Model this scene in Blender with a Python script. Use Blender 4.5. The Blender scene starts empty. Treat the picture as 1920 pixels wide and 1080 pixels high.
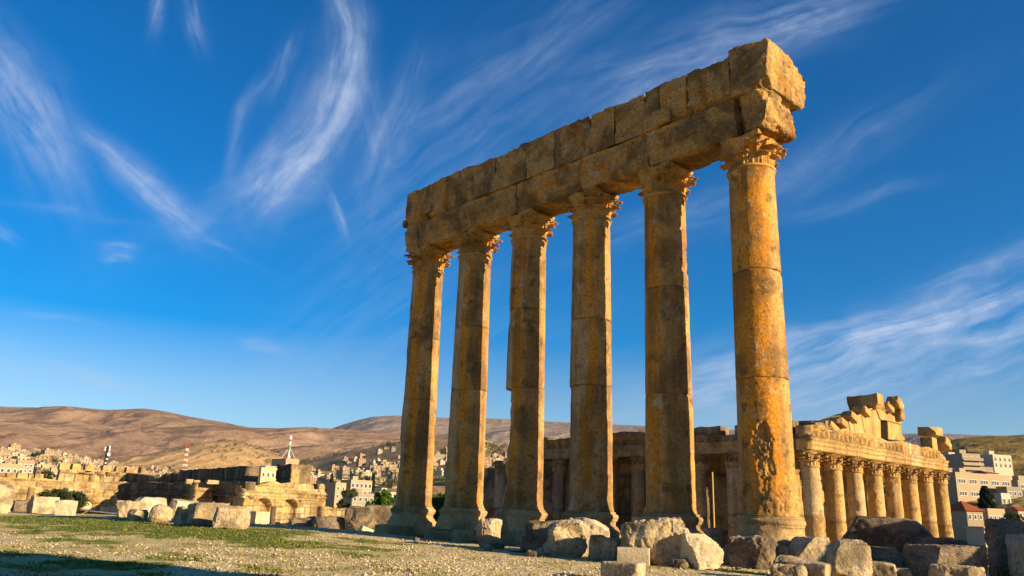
import bpy, math, random
import numpy as np
from mathutils import Matrix, Vector
from mathutils.bvhtree import BVHTree
scene = bpy.context.scene
col = scene.collection
rad = math.radians
EYE = 1.65
# ------------------------------------------------------------------ camera
F_PX, PITCH, ROLL = 1502.9, 0.2746, 0.0335           # focal length in pixels of the 1920 wide frame
cam_data = bpy.data.cameras.new('camera')
cam_data.sensor_width = 36.0
cam_data.lens = F_PX * 36.0 / 1920.0
cam_data.clip_start = 0.1
cam_data.clip_end = 60000
cam = bpy.data.objects.new('camera', cam_data)
cam.matrix_world = Matrix.Translation((0, 0, EYE)) @ Matrix.Rotation(math.pi / 2 + PITCH, 4, 'X') @ Matrix.Rotation(ROLL, 4, 'Z')
col.objects.link(cam)
scene.camera = cam
# ------------------------------------------------------------------ light
SUN_BEARING, SUN_ELEV = 120.5, 15.0                    # degrees clockwise from +Y
sd = bpy.data.lights.new('sun', 'SUN')
sd.energy = 5.0
sd.angle = rad(0.5)
sd.color = (1.0, 0.80, 0.50)
sun = bpy.data.objects.new('sun', sd)
col.objects.link(sun)
_b, _e = rad(SUN_BEARING), rad(SUN_ELEV)
SUN = Vector((math.sin(_b) * math.cos(_e), math.cos(_b) * math.cos(_e), math.sin(_e)))
sun.rotation_euler = SUN.to_track_quat('Z', 'Y').to_euler()
scene.view_settings.view_transform = 'Standard'
scene.view_settings.look = 'None'
scene.view_settings.exposure = 1.22
scene.view_settings.gamma = 1.0
scene.render.engine = 'CYCLES'
scene.cycles.max_bounces = 6
scene.cycles.diffuse_bounces = 3
scene.cycles.volume_bounces = 0
scene.cycles.use_denoising = True
# ------------------------------------------------------------------ sky with cirrus
world = bpy.data.worlds.new('World')
scene.world = world
world.use_nodes = True


class Nodes:
    """small helper that writes node graphs as expressions"""
    def __init__(s, tree):
        s.t = tree
        s.n = tree.nodes
        s.l = tree.links

    def put(s, sock, v):
        if isinstance(v, bpy.types.NodeSocket):
            s.l.new(v, sock)
        elif v is not None:
            sock.default_value = v

    def m(s, op, a, b=None, c=None, clamp=False):
        n = s.n.new('ShaderNodeMath')
        n.operation = op
        n.use_clamp = clamp
        s.put(n.inputs[0], a)
        s.put(n.inputs[1], b)
        s.put(n.inputs[2], c)
        return n.outputs[0]

    def vm(s, op, a, b=None):
        n = s.n.new('ShaderNodeVectorMath')
        n.operation = op
        s.put(n.inputs[0], a)
        s.put(n.inputs[1], b)
        return n.outputs['Value'] if op in ('DOT_PRODUCT', 'LENGTH') else n.outputs[0]

    def xyz(s, x, y, z):
        n = s.n.new('ShaderNodeCombineXYZ')
        for i, v in enumerate((x, y, z)):
            s.put(n.inputs[i], v)
        return n.outputs[0]

    def noise(s, vec, scale, detail=4, rough=0.55, dist=0.0, color=False):
        n = s.n.new('ShaderNodeTexNoise')
        s.put(n.inputs['Vector'], vec)
        n.inputs['Scale'].default_value = scale
        n.inputs['Detail'].default_value = detail
        n.inputs['Roughness'].default_value = rough
        n.inputs['Distortion'].default_value = dist
        return n.outputs['Color' if color else 'Fac']

    def voro(s, vec, scale, out='Distance', feature='F1'):
        n = s.n.new('ShaderNodeTexVoronoi')
        n.feature = feature
        s.put(n.inputs['Vector'], vec)
        n.inputs['Scale'].default_value = scale
        return n.outputs[out]

    def rng(s, v, a, b, c=0.0, d=1.0, smooth=True):
        n = s.n.new('ShaderNodeMapRange')
        n.interpolation_type = 'SMOOTHSTEP' if smooth else 'LINEAR'
        s.put(n.inputs[0], v)
        for i, x in enumerate((a, b, c, d)):
            s.put(n.inputs[i + 1], x)
        return n.outputs[0]

    def mix(s, f, a, b, mode='MIX'):
        n = s.n.new('ShaderNodeMix')
        n.data_type = 'RGBA'
        n.blend_type = mode
        s.put(n.inputs[0], f)
        for i, v in ((6, a), (7, b)):
            if isinstance(v, tuple) and len(v) == 3:
                v = v + (1.0,)
            s.put(n.inputs[i], v)
        return n.outputs[2]

    def scale(s, vec, sc):
        n = s.n.new('ShaderNodeVectorMath')
        n.operation = 'MULTIPLY'
        s.put(n.inputs[0], vec)
        n.inputs[1].default_value = sc
        return n.outputs[0]


def build_sky():
    t = world.node_tree
    t.nodes.clear()
    k = Nodes(t)
    sky = t.nodes.new('ShaderNodeTexSky')
    sky.sky_type = 'NISHITA'
    sky.sun_disc = False
    sky.sun_elevation = rad(SUN_ELEV)
    sky.sun_rotation = rad(SUN_BEARING)
    sky.altitude = 1100
    sky.air_density = 1.0
    sky.dust_density = 0.5
    sky.ozone_density = 1.6
    hs = t.nodes.new('ShaderNodeHueSaturation')
    hs.inputs['Saturation'].default_value = 1.30
    t.links.new(sky.outputs[0], hs.inputs['Color'])
    h2 = t.nodes.new('ShaderNodeHueSaturation')
    t.links.new(k.mix(1.0, hs.outputs[0], (0.58, 0.95, 1.23), 'MULTIPLY'), h2.inputs['Color'])
    base = h2.outputs[0]      # a polarised, deep blue autumn sky
    tc = t.nodes.new('ShaderNodeTexCoord')
    D = tc.outputs['Generated']
    dz = t.nodes.new('ShaderNodeSeparateXYZ')
    t.links.new(D, dz.inputs[0])
    t.links.new(k.rng(dz.outputs[2], .02, .42, .74, 1.62), h2.inputs['Saturation'])      # paler towards the horizon
    t.links.new(k.rng(dz.outputs[2], .02, .30, .86, .96), h2.inputs['Value'])
    sp, cp = math.sin(PITCH), math.cos(PITCH)
    fw = Vector((0, cp, sp)); up = Vector((0, -sp, cp)); rt = Vector((1, 0, 0))
    cr, sr = math.cos(ROLL), math.sin(ROLL)
    R = rt * cr + up * sr                                # fixed compass directions the cirrus bands are laid out along
    U = up * cr - rt * sr
    w = k.m('MAXIMUM', k.vm('DOT_PRODUCT', D, tuple(fw)), 0.05)
    u = k.m('DIVIDE', k.vm('DOT_PRODUCT', D, tuple(R)), w)
    v = k.m('DIVIDE', k.vm('DOT_PRODUCT', D, tuple(U)), w)
    X = k.m('MULTIPLY_ADD', u, F_PX / 100.0, 9.6)        # hundredths of the photograph's frame
    Y = k.m('MULTIPLY_ADD', v, -F_PX / 100.0, 5.4)
    warp = k.noise(k.xyz(X, Y, 0.0), 0.45, 2, 0.5, color=True)
    sepw = t.nodes.new('ShaderNodeSeparateXYZ')
    t.links.new(warp, sepw.inputs[0])
    X = k.m('ADD', X, k.m('MULTIPLY_ADD', sepw.outputs[0], 0.7, -0.35))
    Y = k.m('ADD', Y, k.m('MULTIPLY_ADD', sepw.outputs[1], 0.7, -0.35))
    fibres = {}

    def fibre(ang, big):
        """one streaky noise per direction and size, shared by the wisps that run that way"""
        ang = min((8, 43, 60, 78, 112, 128, 145, 163), key=lambda q: abs(q - ang))
        key = (ang, big)
        if key not in fibres:
            c, s_ = math.cos(rad(ang)), math.sin(rad(ang))
            fa, fb = (.5, 3.6) if big else (1.1, 7.0)
            a = k.m('ADD', k.m('MULTIPLY', X, c * fa), k.m('MULTIPLY', Y, s_ * fa))
            b = k.m('ADD', k.m('MULTIPLY', X, -s_ * fb), k.m('MULTIPLY', Y, c * fb))
            fibres[key] = k.rng(k.noise(k.xyz(a, b, ang * .37), 1.0, 5, 0.62, 0.14), 0.22, 0.84)
        return fibres[key]
    total = None
    wisps = [
        # cx, cy (hundredths of the 1920 frame), angle, half length, half width, bend, strength
        (6.45, 1.65, 108, 1.9, .40, -.20, .95), (5.55, 2.95, 124, 1.25, .50, -.10, .75), (5.2, 3.3, 118, .8, .45, 0, .3),
        (.45, 1.95, 57, 1.7, .55, -.05, .72), (1.1, 2.9, 70, .5, .22, 0, .35),
        (2.65, 3.45, 41, 1.35, .27, 0, .72), (2.95, 3.75, 48, 1.0, .3, 0, .5), (2.05, 2.9, 45, 1.2, .14, 0, .35),
        (2.2, 4.68, 5, .34, .10, 0, .75), (2.25, 4.88, 4, .30, .07, 0, .65),
        (4.5, 2.3, 108, 1.2, .16, .2, .35), (5.25, 1.3, 115, .6, .18, 0, .35),
        (7.30, 2.5, 112, 1.5, .32, .04, .42), (6.9, 2.0, 80, 1.3, .35, 0, .22),
        (9.3, 1.6, 139, 3.4, .8, 0, .26), (8.0, 3.9, 140, 2.0, .7, 0, .2),
        (13.8, .75, 160, 3.0, .6, -.02, .40), (11.6, 2.2, 145, 2.6, .6, 0, .3), (15.2, .3, 160, 1.5, .4, 0, .35),
        (17.2, 6.0, 166, 3.2, .32, .01, .75), (17.4, 6.75, 167, 3.8, .75, 0, .85), (14.0, 7.1, 170, 2.2, .6, 0, .6), (18.4, 5.1, 162, 1.6, .3, 0, .5),
        (13.4, 7.55, 175, .6, .14, 0, .5), (11.8, 7.7, 178, .6, .08, 0, .3), (15.4, 6.4, 165, 2.2, .3, 0, .5), (15.5, 3.0, 150, 2.5, .4, 0, .22), (13.0, 4.0, 160, 2.2, .3, 0, .3), (16.0, 3.8, 165, 1.5, .2, 0, .2),
        (1.4, 7.0, 17, 2.0, .14, .01, .50), (.3, 6.95, 14, .8, .1, 0, .45), (.6, 7.4, 10, 1.2, .1, 0, .3),
        (4.85, 6.45, 10, .35, .14, 0, .45), (6.25, 3.95, 62, .45, .1, 0, .5), (3.0, .05, 100, .6, .16, 0, .45), (3.7, .3, 80, .5, .18, 0, .45),
        (.05, 4.3, 40, .3, .12, 0, .5), (1.0, 6.0, 10, .9, .1, 0, .25), (3.9, 4.6, 25, .9, .06, 0, .3), (1.3, 4.0, 10, 1.2, .12, 0, .22),
        (6.8, 6.1, 150, 3.0, 1.0, 0, .17), (8.5, 6.5, 170, 3.0, .6, 0, .14), (4.5, 4.0, 160, 3.0, .6, 0, .12),
    ]
    for i, (cx, cy, ang, L, W, bend, st) in enumerate(wisps):
        c, s_ = math.cos(rad(ang)), math.sin(rad(ang))
        dx = k.m('SUBTRACT', X, cx)
        dy = k.m('SUBTRACT', Y, cy)
        a = k.m('ADD', k.m('MULTIPLY', dx, c), k.m('MULTIPLY', dy, s_))
        b = k.m('ADD', k.m('MULTIPLY', dx, -s_), k.m('MULTIPLY', dy, c))
        if bend:
            b = k.m('ADD', b, k.m('MULTIPLY', k.m('MULTIPLY', a, a), bend))
        an = k.m('DIVIDE', a, L)
        bn = k.m('DIVIDE', b, W)
        r2 = k.m('ADD', k.m('MULTIPLY', an, an), k.m('MULTIPLY', bn, bn))
        env = k.m('EXPONENT', k.m('MULTIPLY', r2, -1.15))
        if i in (0, 1, 3, 5):            # the big plumes: fibres that follow their own curve
            tex = k.rng(k.noise(k.xyz(k.m('MULTIPLY', a, .45), k.m('MULTIPLY', b, 2.6), i * 5.1), 1.0, 5, 0.62, 0.25), 0.24, 0.76)
        else:
            tex = fibre(ang, L > 1)
        val = k.m('MULTIPLY', k.m('MULTIPLY', env, tex), st * 1.25)
        total = val if total is None else k.m('ADD', total, val)
    fine = k.noise(k.xyz(X, Y, 4.0), 2.2, 4, 0.6, 0.3)
    total = k.m('MULTIPLY', total, k.rng(fine, 0.25, 0.75, 0.72, 1.2))
    total = k.m('MULTIPLY', total, 0.76)
    total = k.m('MINIMUM', total, 0.85)
    cloud = k.mix(total, base, (3.9, 4.7, 6.3))
    bg = t.nodes.new('ShaderNodeBackground')
    bg.inputs['Strength'].default_value = 0.058
    t.links.new(cloud, bg.inputs['Color'])
    out = t.nodes.new('ShaderNodeOutputWorld')
    t.links.new(bg.outputs[0], out.inputs['Surface'])


build_sky()
world.cycles.sampling_method = 'MANUAL'
world.cycles.sample_map_resolution = 128

# ------------------------------------------------------------------ geometry helpers
_R = np.array([1., 0, 0]); _F = np.array([0, math.cos(PITCH), math.sin(PITCH)]); _U = np.array([0, -math.sin(PITCH), math.cos(PITCH)])


def ray(px, py):
    """direction in the world of a point seen in the photograph (1920 frame)"""
    du, dv = px - 960, 540 - py
    cr, sr = math.cos(ROLL), math.sin(ROLL)
    u = du * cr - dv * sr
    v = dv * cr + du * sr
    return _R * u / F_PX + _U * v / F_PX + _F


def smooth(a, b, x):
    t = np.clip((x - a) / (b - a), 0, 1)
    return t * t * (3 - 2 * t)


def ground_at(px, py, z=None):
    """where the line of sight meets the ground (or the level z)"""
    d = ray(px, py)
    zz = 0.0 if z is None else z
    for _ in range(1 if z is not None else 30):
        p = np.array([0, 0, EYE]) + d * ((zz - EYE) / d[2])
        if z is None:
            zz += .5 * (float(ridge_z(p[0], p[1])) - zz)
    return p


def ridge_z(x, y):
    """the platform is not quite level: a low swell north of the colonnade"""
    e = (x - C6[0]) * EAST[0] + (y - C6[1]) * EAST[1]
    s_ = (x - C6[0]) * SOUTH[0] + (y - C6[1]) * SOUTH[1]
    up = smooth(-2.4, -4.4, s_) * smooth(-26, -13, s_)
    return up * (.12 * smooth(-4, 2, e) + .12 * smooth(3, 9, e) + .25 * smooth(13, 24, e)) * smooth(66, 46, e)


def at_dist(px, py, dist):
    d = ray(px, py)
    return np.array([0, 0, EYE]) + d * dist / math.hypot(d[0], d[1])


def on_plane(px, py, p0, n):
    d = ray(px, py)
    o = np.array([0, 0, EYE])
    return o + d * (((np.asarray(p0) - o) @ n) / (d @ n))


ROW = 0.7492
EAST = np.array([-math.sin(ROW), math.cos(ROW), 0.0])     # along the colonnade, away from the viewer
SOUTH = np.array([math.cos(ROW), math.sin(ROW), 0.0])
C6 = np.array([10.605, 33.297, 0.0])                       # foot of the nearest column
SPACING = 4.75


def _hash(ix, iy, iz, seed):
    h = (ix.astype(np.int64) * 374761393 + iy.astype(np.int64) * 668265263 + iz.astype(np.int64) * 2147483647 + seed * 1274126177) & 0xFFFFFFFF
    h = ((h ^ (h >> 13)) * 1274126177) & 0xFFFFFFFF
    h = ((h ^ (h >> 16)) * 2246822519) & 0xFFFFFFFF
    return ((h ^ (h >> 15)) & 0xFFFF) / 32767.5 - 1.0


def vnoise(P, seed=0):
    P = np.asarray(P, float)
    I = np.floor(P).astype(np.int64)
    f = P - I
    f = f * f * f * (f * (f * 6 - 15) + 10)
    r = 0
    for dx in (0, 1):
        wx = f[:, 0] if dx else 1 - f[:, 0]
        for dy in (0, 1):
            wy = f[:, 1] if dy else 1 - f[:, 1]
            for dz in (0, 1):
                wz = f[:, 2] if dz else 1 - f[:, 2]
                r = r + wx * wy * wz * _hash(I[:, 0] + dx, I[:, 1] + dy, I[:, 2] + dz, seed)
    return r


def fbm(P, seed=0, oct=4, gain=0.5, lac=2.03, ridged=False):
    P = np.asarray(P, float)
    a, tot, s = 1.0, 0, 0
    for o in range(oct):
        n = vnoise(P * lac ** o + 17.3 * o, seed + o)
        if ridged:
            n = 1 - 2 * np.abs(n)
        tot = tot + a * n
        s += a
        a *= gain
    return tot / s


def xyz2(x, y):
    return np.stack([x, y, np.zeros_like(x)], 1)


def mk(name, V, F, mat, parent=None, smooth=False, attrs=None, sharp=None):
    me = bpy.data.meshes.new(name)
    V = np.asarray(V, np.float64)
    if isinstance(F, np.ndarray):
        n, w = F.shape
        me.vertices.add(len(V))
        me.vertices.foreach_set('co', V.astype(np.float32).ravel())
        me.loops.add(n * w)
        me.loops.foreach_set('vertex_index', F.astype(np.int32).ravel())
        me.polygons.add(n)
        me.polygons.foreach_set('loop_start', np.arange(0, n * w, w, dtype=np.int32))
        me.update(calc_edges=True)
    else:
        me.from_pydata([tuple(p) for p in V], [], F)
        me.update()
    if smooth:
        me.polygons.foreach_set('use_smooth', np.ones(len(me.polygons), bool))
        if sharp:
            me.set_sharp_from_angle(angle=rad(sharp))
    if attrs:
        for an, arr in attrs.items():
            at = me.attributes.new(an, 'FLOAT', 'POINT')
            at.data.foreach_set('value', np.asarray(arr, np.float32))
    for m in (mat if isinstance(mat, (list, tuple)) else [mat]):
        me.materials.append(m)
    o = bpy.data.objects.new(name, me)
    col.objects.link(o)
    if parent:
        o.parent = parent
    return o


def tag(o, label=None, cat=None, group=None, kind=None):
    if label: o['label'] = label
    if cat: o['category'] = cat
    if group: o['group'] = group
    if kind: o['kind'] = kind
    return o


def empty(name, loc, rz=0.0):
    o = bpy.data.objects.new(name, None)
    o.location = loc
    o.rotation_euler = (0, 0, rz)
    o.empty_display_size = 0.3
    col.objects.link(o)
    return o


class MB:
    """collects shapes into one mesh"""
    def __init__(s):
        s.V, s.F, s.n, s.mi = [], [], 0, []

    def add(s, V, F, mi=0):
        V = np.asarray(V, float)
        s.V.append(V)
        for f in F:
            s.F.append(tuple(int(i) + s.n for i in f))
            s.mi.append(mi)
        s.n += len(V)

    def box(s, x0, x1, y0, y1, z0, z1, mi=0, M=None, jit=0.0, rnd=None):
        V = np.array([[x, y, z] for z in (z0, z1) for y in (y0, y1) for x in (x0, x1)], float)
        if jit:
            V = V + (rnd.random(V.shape) - .5) * 2 * jit
        if M is not None:
            V = M(V)
        s.add(V, [(0, 2, 3, 1), (4, 5, 7, 6), (0, 1, 5, 4), (2, 6, 7, 3), (0, 4, 6, 2), (1, 3, 7, 5)], mi)

    def tube(s, p, q, r0, r1=None, n=6, mi=0):
        p, q = np.asarray(p, float), np.asarray(q, float)
        r1 = r0 if r1 is None else r1
        d = (q - p) / (np.linalg.norm(q - p) + 1e-9)
        a = np.cross(d, [0, 0, 1.0]) if abs(d[2]) < .9 else np.cross(d, [1.0, 0, 0])
        a /= np.linalg.norm(a)
        b = np.cross(d, a)
        V = [p + (a * math.cos(t) + b * math.sin(t)) * r0 for t in np.arange(n) * 2 * math.pi / n] + \
            [q + (a * math.cos(t) + b * math.sin(t)) * r1 for t in np.arange(n) * 2 * math.pi / n]
        F = [(i, (i + 1) % n, n + (i + 1) % n, n + i) for i in range(n)] + [tuple(range(n - 1, -1, -1)), tuple(range(n, 2 * n))]
        s.add(V, F, mi)

    def build(s, name, mat, parent=None, smooth=False, sharp=None):
        o = mk(name, np.concatenate(s.V), s.F, mat, parent, smooth, None, sharp)
        if isinstance(mat, (list, tuple)):
            o.data.polygons.foreach_set('material_index', np.array(s.mi, np.int32))
        return o


_bg_cache = {}


def boxgrid(nx, ny, nz):
    key = (nx, ny, nz)
    if key in _bg_cache:
        return _bg_cache[key]
    quads = []
    for ax in range(3):
        n = [nx, ny, nz]
        b, c = (ax + 1) % 3, (ax + 2) % 3
        ii, jj = np.meshgrid(np.arange(n[b]), np.arange(n[c]), indexing='ij')
        for side in (0, n[ax]):
            corners = []
            for db, dc in ((0, 0), (1, 0), (1, 1), (0, 1)):
                P = np.zeros(ii.shape + (3,), int)
                P[..., ax] = side
                P[..., b] = ii + db
                P[..., c] = jj + dc
                corners.append(P.reshape(-1, 3))
            if side == 0:
                corners = corners[::-1]
            quads.append(np.stack(corners, 1))
    Q = np.concatenate(quads)
    uq, inv = np.unique(Q.reshape(-1, 3), axis=0, return_inverse=True)
    V = uq / np.array([nx, ny, nz]) * 2 - 1
    F = inv.reshape(-1, 4)
    _bg_cache[key] = (V, F)
    return V, F


def vnormals(V, F):
    n = np.cross(V[F[:, 2]] - V[F[:, 0]], V[F[:, 3]] - V[F[:, 1]])
    N = np.zeros_like(V)
    for k in range(4):
        np.add.at(N, F[:, k], n)
    return N / (np.linalg.norm(N, axis=1, keepdims=True) + 1e-12)


def stone_geo(h, seed=0, res=0.1, rnd=0.1, cuts=(), amp=0.03, freq=2.0, chips=0, warp=0.0, lump=0.0, maxn=44, org=None):
    """a block of half sizes h: edges rounded by rnd, knocked flat by the cut planes, weathered by noise"""
    h = np.asarray(h, float)
    n = [int(min(maxn, max(4, round(2 * x / res)))) for x in h]
    V, F = boxgrid(*n)
    P = V * h
    r = min(rnd, h.min() * .98)
    q = np.clip(P, -(h - r), h - r)
    d = P - q
    L = np.linalg.norm(d, axis=1, keepdims=True)
    P = np.where(L > 1e-9, q + d / np.maximum(L, 1e-9) * r, P)
    rs = np.random.RandomState(seed)
    cuts = list(cuts)
    for _ in range(chips):
        nn = rs.normal(size=3) * [1, 1, .8]
        nn /= np.linalg.norm(nn)
        cuts.append((nn, float(np.linalg.norm(nn * h)) * .35 + float(np.abs(nn) @ h) * rs.uniform(.42, .62)))
    for nn, dd in cuts:
        nn = np.asarray(nn, float); nn = nn / np.linalg.norm(nn)
        e = P @ nn - dd
        e = np.maximum(e, 0)
        P = P - e[:, None] * nn
    if lump:
        P = P * (1 + lump * fbm(P / h.max() * 1.3 + seed * 3.1, seed + 50, 2)[:, None])
    if warp:
        P = P + warp * np.stack([fbm(P * .6 + seed * 7.7 + 11 * k, seed + k, 2) for k in range(3)], 1)
    N = vnormals(P, F)
    Q = P + seed * 5.3 if org is None else P + np.asarray(org)
    sd2 = seed if org is None else 1
    P = P + N * (amp * fbm(Q * freq, sd2 + 9, 5, .55) + amp * .6 * np.minimum(0, fbm(Q * freq * 2.3, sd2 + 20, 3) + .15) * 2 + amp * .4 * fbm(Q * freq * 6.5, sd2 + 30, 3, .6))[:, None]
    return P, F


# ------------------------------------------------------------------ materials
def new_mat(name):
    m = bpy.data.materials.new(name)
    m.use_nodes = True
    t = m.node_tree
    b = t.nodes['Principled BSDF']
    b.inputs['Roughness'].default_value = 0.9
    b.inputs['Specular IOR Level'].default_value = 0.15
    return m, Nodes(t), b


def plain(name, c, rough=0.8, var=0.15, scale=3.0):
    m, k, b = new_mat(name)
    tc = k.n.new('ShaderNodeTexCoord').outputs['Object']
    oi = k.n.new('ShaderNodeObjectInfo').outputs['Random']
    n = k.noise(tc, scale, 4, .6)
    f = k.m('ADD', k.m('MULTIPLY_ADD', n, 2 * var, 1 - var), k.m('MULTIPLY_ADD', oi, var, -var / 2))
    c4 = k.scale(k.xyz(*c), (1, 1, 1))
    n2 = k.n.new('ShaderNodeVectorMath'); n2.operation = 'SCALE'
    k.l.new(c4, n2.inputs[0]); k.l.new(f, n2.inputs['Scale'])
    k.l.new(n2.outputs[0], b.inputs['Base Color'])
    b.inputs['Roughness'].default_value = rough
    return m


def stone_mat(name, c1, c2, dark, rust=None, rust_amt=0.0, pale=None, pale_amt=0.0, scale=1.0, dark_amt=0.5, bump=0.5, streak=False, attr=None, pits=0.5, joints=False):
    m, k, b = new_mat(name)
    tc = k.n.new('ShaderNodeTexCoord').outputs['Object']
    oi = k.n.new('ShaderNodeObjectInfo').outputs['Random']
    off = k.vm('ADD', tc, k.xyz(k.m('MULTIPLY', oi, 71.0), k.m('MULTIPLY', oi, 37.0), k.m('MULTIPLY', oi, 53.0)))
    big = k.noise(off, .55 * scale, 4, .6, .6)
    mid = k.noise(off, 2.6 * scale, 6, .65, .4)
    fine = k.noise(off, 12 * scale, 5, .75)
    c = k.mix(k.rng(big, .35, .65), c1, c2)
    if streak:
        sv = k.scale(off, (1, 1, .045))
        st = k.noise(sv, 1.9 * scale, 4, .6, .3)
        st2 = k.noise(sv, 4.5 * scale, 4, .6, .5)
    else:
        st, st2 = k.noise(off, .9 * scale, 4, .6, 1.0), mid
    if rust:
        f = k.rng(st, .50, .66)
        f = k.m('MULTIPLY', f, k.rng(mid, .25, .55, .45, 1.0))
        f = k.m('MULTIPLY', f, rust_amt)
        if attr:
            an = k.n.new('ShaderNodeAttribute'); an.attribute_name = attr
            edge = k.m('ADD', an.outputs['Fac'], k.m('MULTIPLY_ADD', st2, .9, -.45))
            f = k.m('MAXIMUM', k.m('MULTIPLY', f, .5), k.m('MULTIPLY', k.rng(edge, .18, .85), k.rng(mid, .25, .75, 1.0, .6)))
        c = k.mix(f, c, rust)
    if pale:
        f = k.m('MULTIPLY', k.rng(k.noise(off, 1.5 * scale, 5, .65, .8), .55, .68), pale_amt)
        c = k.mix(f, c, pale)
    if joints:
        jn = k.n.new('ShaderNodeAttribute'); jn.attribute_name = 'joint'
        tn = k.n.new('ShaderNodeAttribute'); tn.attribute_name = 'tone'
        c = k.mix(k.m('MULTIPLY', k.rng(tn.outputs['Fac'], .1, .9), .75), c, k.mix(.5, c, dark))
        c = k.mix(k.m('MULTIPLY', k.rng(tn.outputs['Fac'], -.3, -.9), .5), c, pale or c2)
        c = k.mix(k.m('MULTIPLY', jn.outputs['Fac'], .85), c, dark)
    # lichen and soot: cloudy patches broken into specks
    dk = k.m('MULTIPLY', k.rng(k.m('ADD', k.m('MULTIPLY', st, .55), k.m('MULTIPLY', big, .45)) if streak else big, .44, .62), k.rng(fine, .34, .60, .2, 1.0))
    c = k.mix(k.m('MULTIPLY', dk, dark_amt), c, dark)
    spn = k.noise(off, 9 * scale, 5, .75, .4)
    sp = k.rng(spn, .53, .64)
    c = k.mix(k.m('MULTIPLY', sp, dark_amt * .85), c, dark)
    wsp = k.rng(k.noise(k.vm('ADD', off, (9., 3., 5.)), 7 * scale, 5, .75), .57, .68)
    c = k.mix(k.m('MULTIPLY', wsp, .6), c, pale or c2)
    c = k.mix(1.0, c, k.mix(k.rng(fine, .25, .75), (.60, .58, .55), (1.36, 1.34, 1.32)), 'MULTIPLY')
    k.l.new(c, b.inputs['Base Color'])
    b.inputs['Roughness'].default_value = .95
    vor = k.voro(off, 7.0 * scale)
    hgt = k.m('ADD', k.m('MULTIPLY', mid, 1.0), k.m('MULTIPLY', fine, .45))
    hgt = k.m('ADD', hgt, k.m('MULTIPLY', k.rng(vor, .0, .35), .35 * pits))
    bp = k.n.new('ShaderNodeBump')
    bp.inputs['Strength'].default_value = bump
    bp.inputs['Distance'].default_value = .14 / scale
    k.l.new(hgt, bp.inputs['Height'])
    k.l.new(bp.outputs[0], b.inputs['Normal'])
    return m


M = {}
M['shaft'] = stone_mat('shaft_stone', (.50, .272, .080), (.36, .20, .068), (.075, .050, .022), (.64, .235, .007), 1.0, (.52, .41, .25), .7, 1.0, .78, .55, True, 'rust', joints=True)
M['capital'] = stone_mat('capital_stone', (.50, .28, .075), (.39, .215, .06), (.06, .042, .02), (.54, .21, .015), .6, (.58, .44, .23), .35, 1.2, .6, .5)
M['entab'] = stone_mat('entablature_stone', (.49, .285, .090), (.36, .21, .072), (.07, .048, .022), (.54, .20, .014), .9, (.54, .41, .24), .5, .8, .85, .8)
M['base'] = stone_mat('column_base_stone', (.50, .325, .14), (.40, .255, .11), (.09, .07, .045), (.50, .26, .06), .5, (.42, .36, .28), .5, 1.0, .65, .7)
M['rock'] = stone_mat('pale_limestone', (.56, .43, .265), (.45, .34, .195), (.075, .058, .04), (.42, .235, .085), .55, (.58, .49, .37), .55, 1.2, .7, 1.0)
M['rock_dark'] = stone_mat('weathered_limestone', (.275, .205, .135), (.205, .15, .095), (.042, .034, .025), (.32, .20, .10), .3, (.44, .375, .29), .5, 1.3, .85, 1.0)
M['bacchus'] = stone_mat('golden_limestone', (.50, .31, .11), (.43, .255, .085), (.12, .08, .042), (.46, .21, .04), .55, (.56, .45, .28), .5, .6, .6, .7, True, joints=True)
M['bacchus_shaded'] = stone_mat('shaded_limestone', (.27, .19, .105), (.21, .145, .08), (.04, .032, .024), (.28, .14, .045), .5, (.40, .32, .22), .35, .6, .85, .6, True, joints=True)  # same stone as the west front, darkened in colour for its shaded sides
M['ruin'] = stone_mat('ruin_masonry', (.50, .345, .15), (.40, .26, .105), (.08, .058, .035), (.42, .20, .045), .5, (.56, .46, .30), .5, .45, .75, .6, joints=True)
M['ruin_shaded'] = stone_mat('shaded_ruin_masonry', (.23, .165, .095), (.17, .12, .07), (.035, .028, .02), (.25, .13, .05), .4, (.36, .29, .20), .3, .45, .85, .6, True, joints=True)  # the ruin masonry again, with the shade of north faces put into its colour
M['slab'] = stone_mat('cut_limestone', (.56, .46, .31), (.49, .385, .245), (.18, .14, .10), (.46, .29, .12), .35, (.62, .54, .41), .4, 1.6, .3, .45)
M['pale_wall'] = plain('pale_render', (.34, .25, .15), .8, .12, .4)
M['white_wall'] = plain('white_render', (.44, .36, .26), .8, .08, .4)
M['pink_wall'] = plain('pinkish_render', (.34, .215, .135), .8, .15, .4)
M['grey_wall'] = plain('grey_block_wall', (.25, .21, .155), .85, .15, .4)
M['brown_wall'] = plain('brown_render', (.33, .25, .165), .85, .15, .4)
M['yellow_wall'] = plain('ochre_render', (.60, .43, .18), .8, .12, .4)
M['red_roof'] = plain('red_tile', (.30, .075, .03), .8, .2, 2.0)
M['window'] = plain('dark_window', (.045, .045, .05), .35, .2, 1.0)
M['white_paint'] = plain('white_paint', (.78, .76, .72), .5, .05, 1.0)
M['red_paint'] = plain('red_paint', (.42, .07, .035), .5, .1, 1.0)
M['green_paint'] = plain('green_paint', (.10, .30, .10), .5, .1, 1.0)
M['dark_metal'] = plain('dark_metal', (.06, .06, .06), .5, .1, 1.0)
M['grey_metal'] = plain('grey_sheet_metal', (.28, .30, .34), .5, .15, 1.0)
M['bark'] = plain('bark', (.10, .07, .045), .95, .3, 6.0)
M['pole'] = plain('yellow_pole_wood', (.58, .36, .09), .7, .1, 4.0)
M['skin'] = plain('skin', (.45, .27, .18), .6, .05, 4.0)
M['hair'] = plain('dark_hair', (.02, .015, .012), .7, .1, 8.0)
M['blue_cloth'] = plain('light_blue_cloth', (.30, .42, .62), .9, .1, 8.0)
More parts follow.
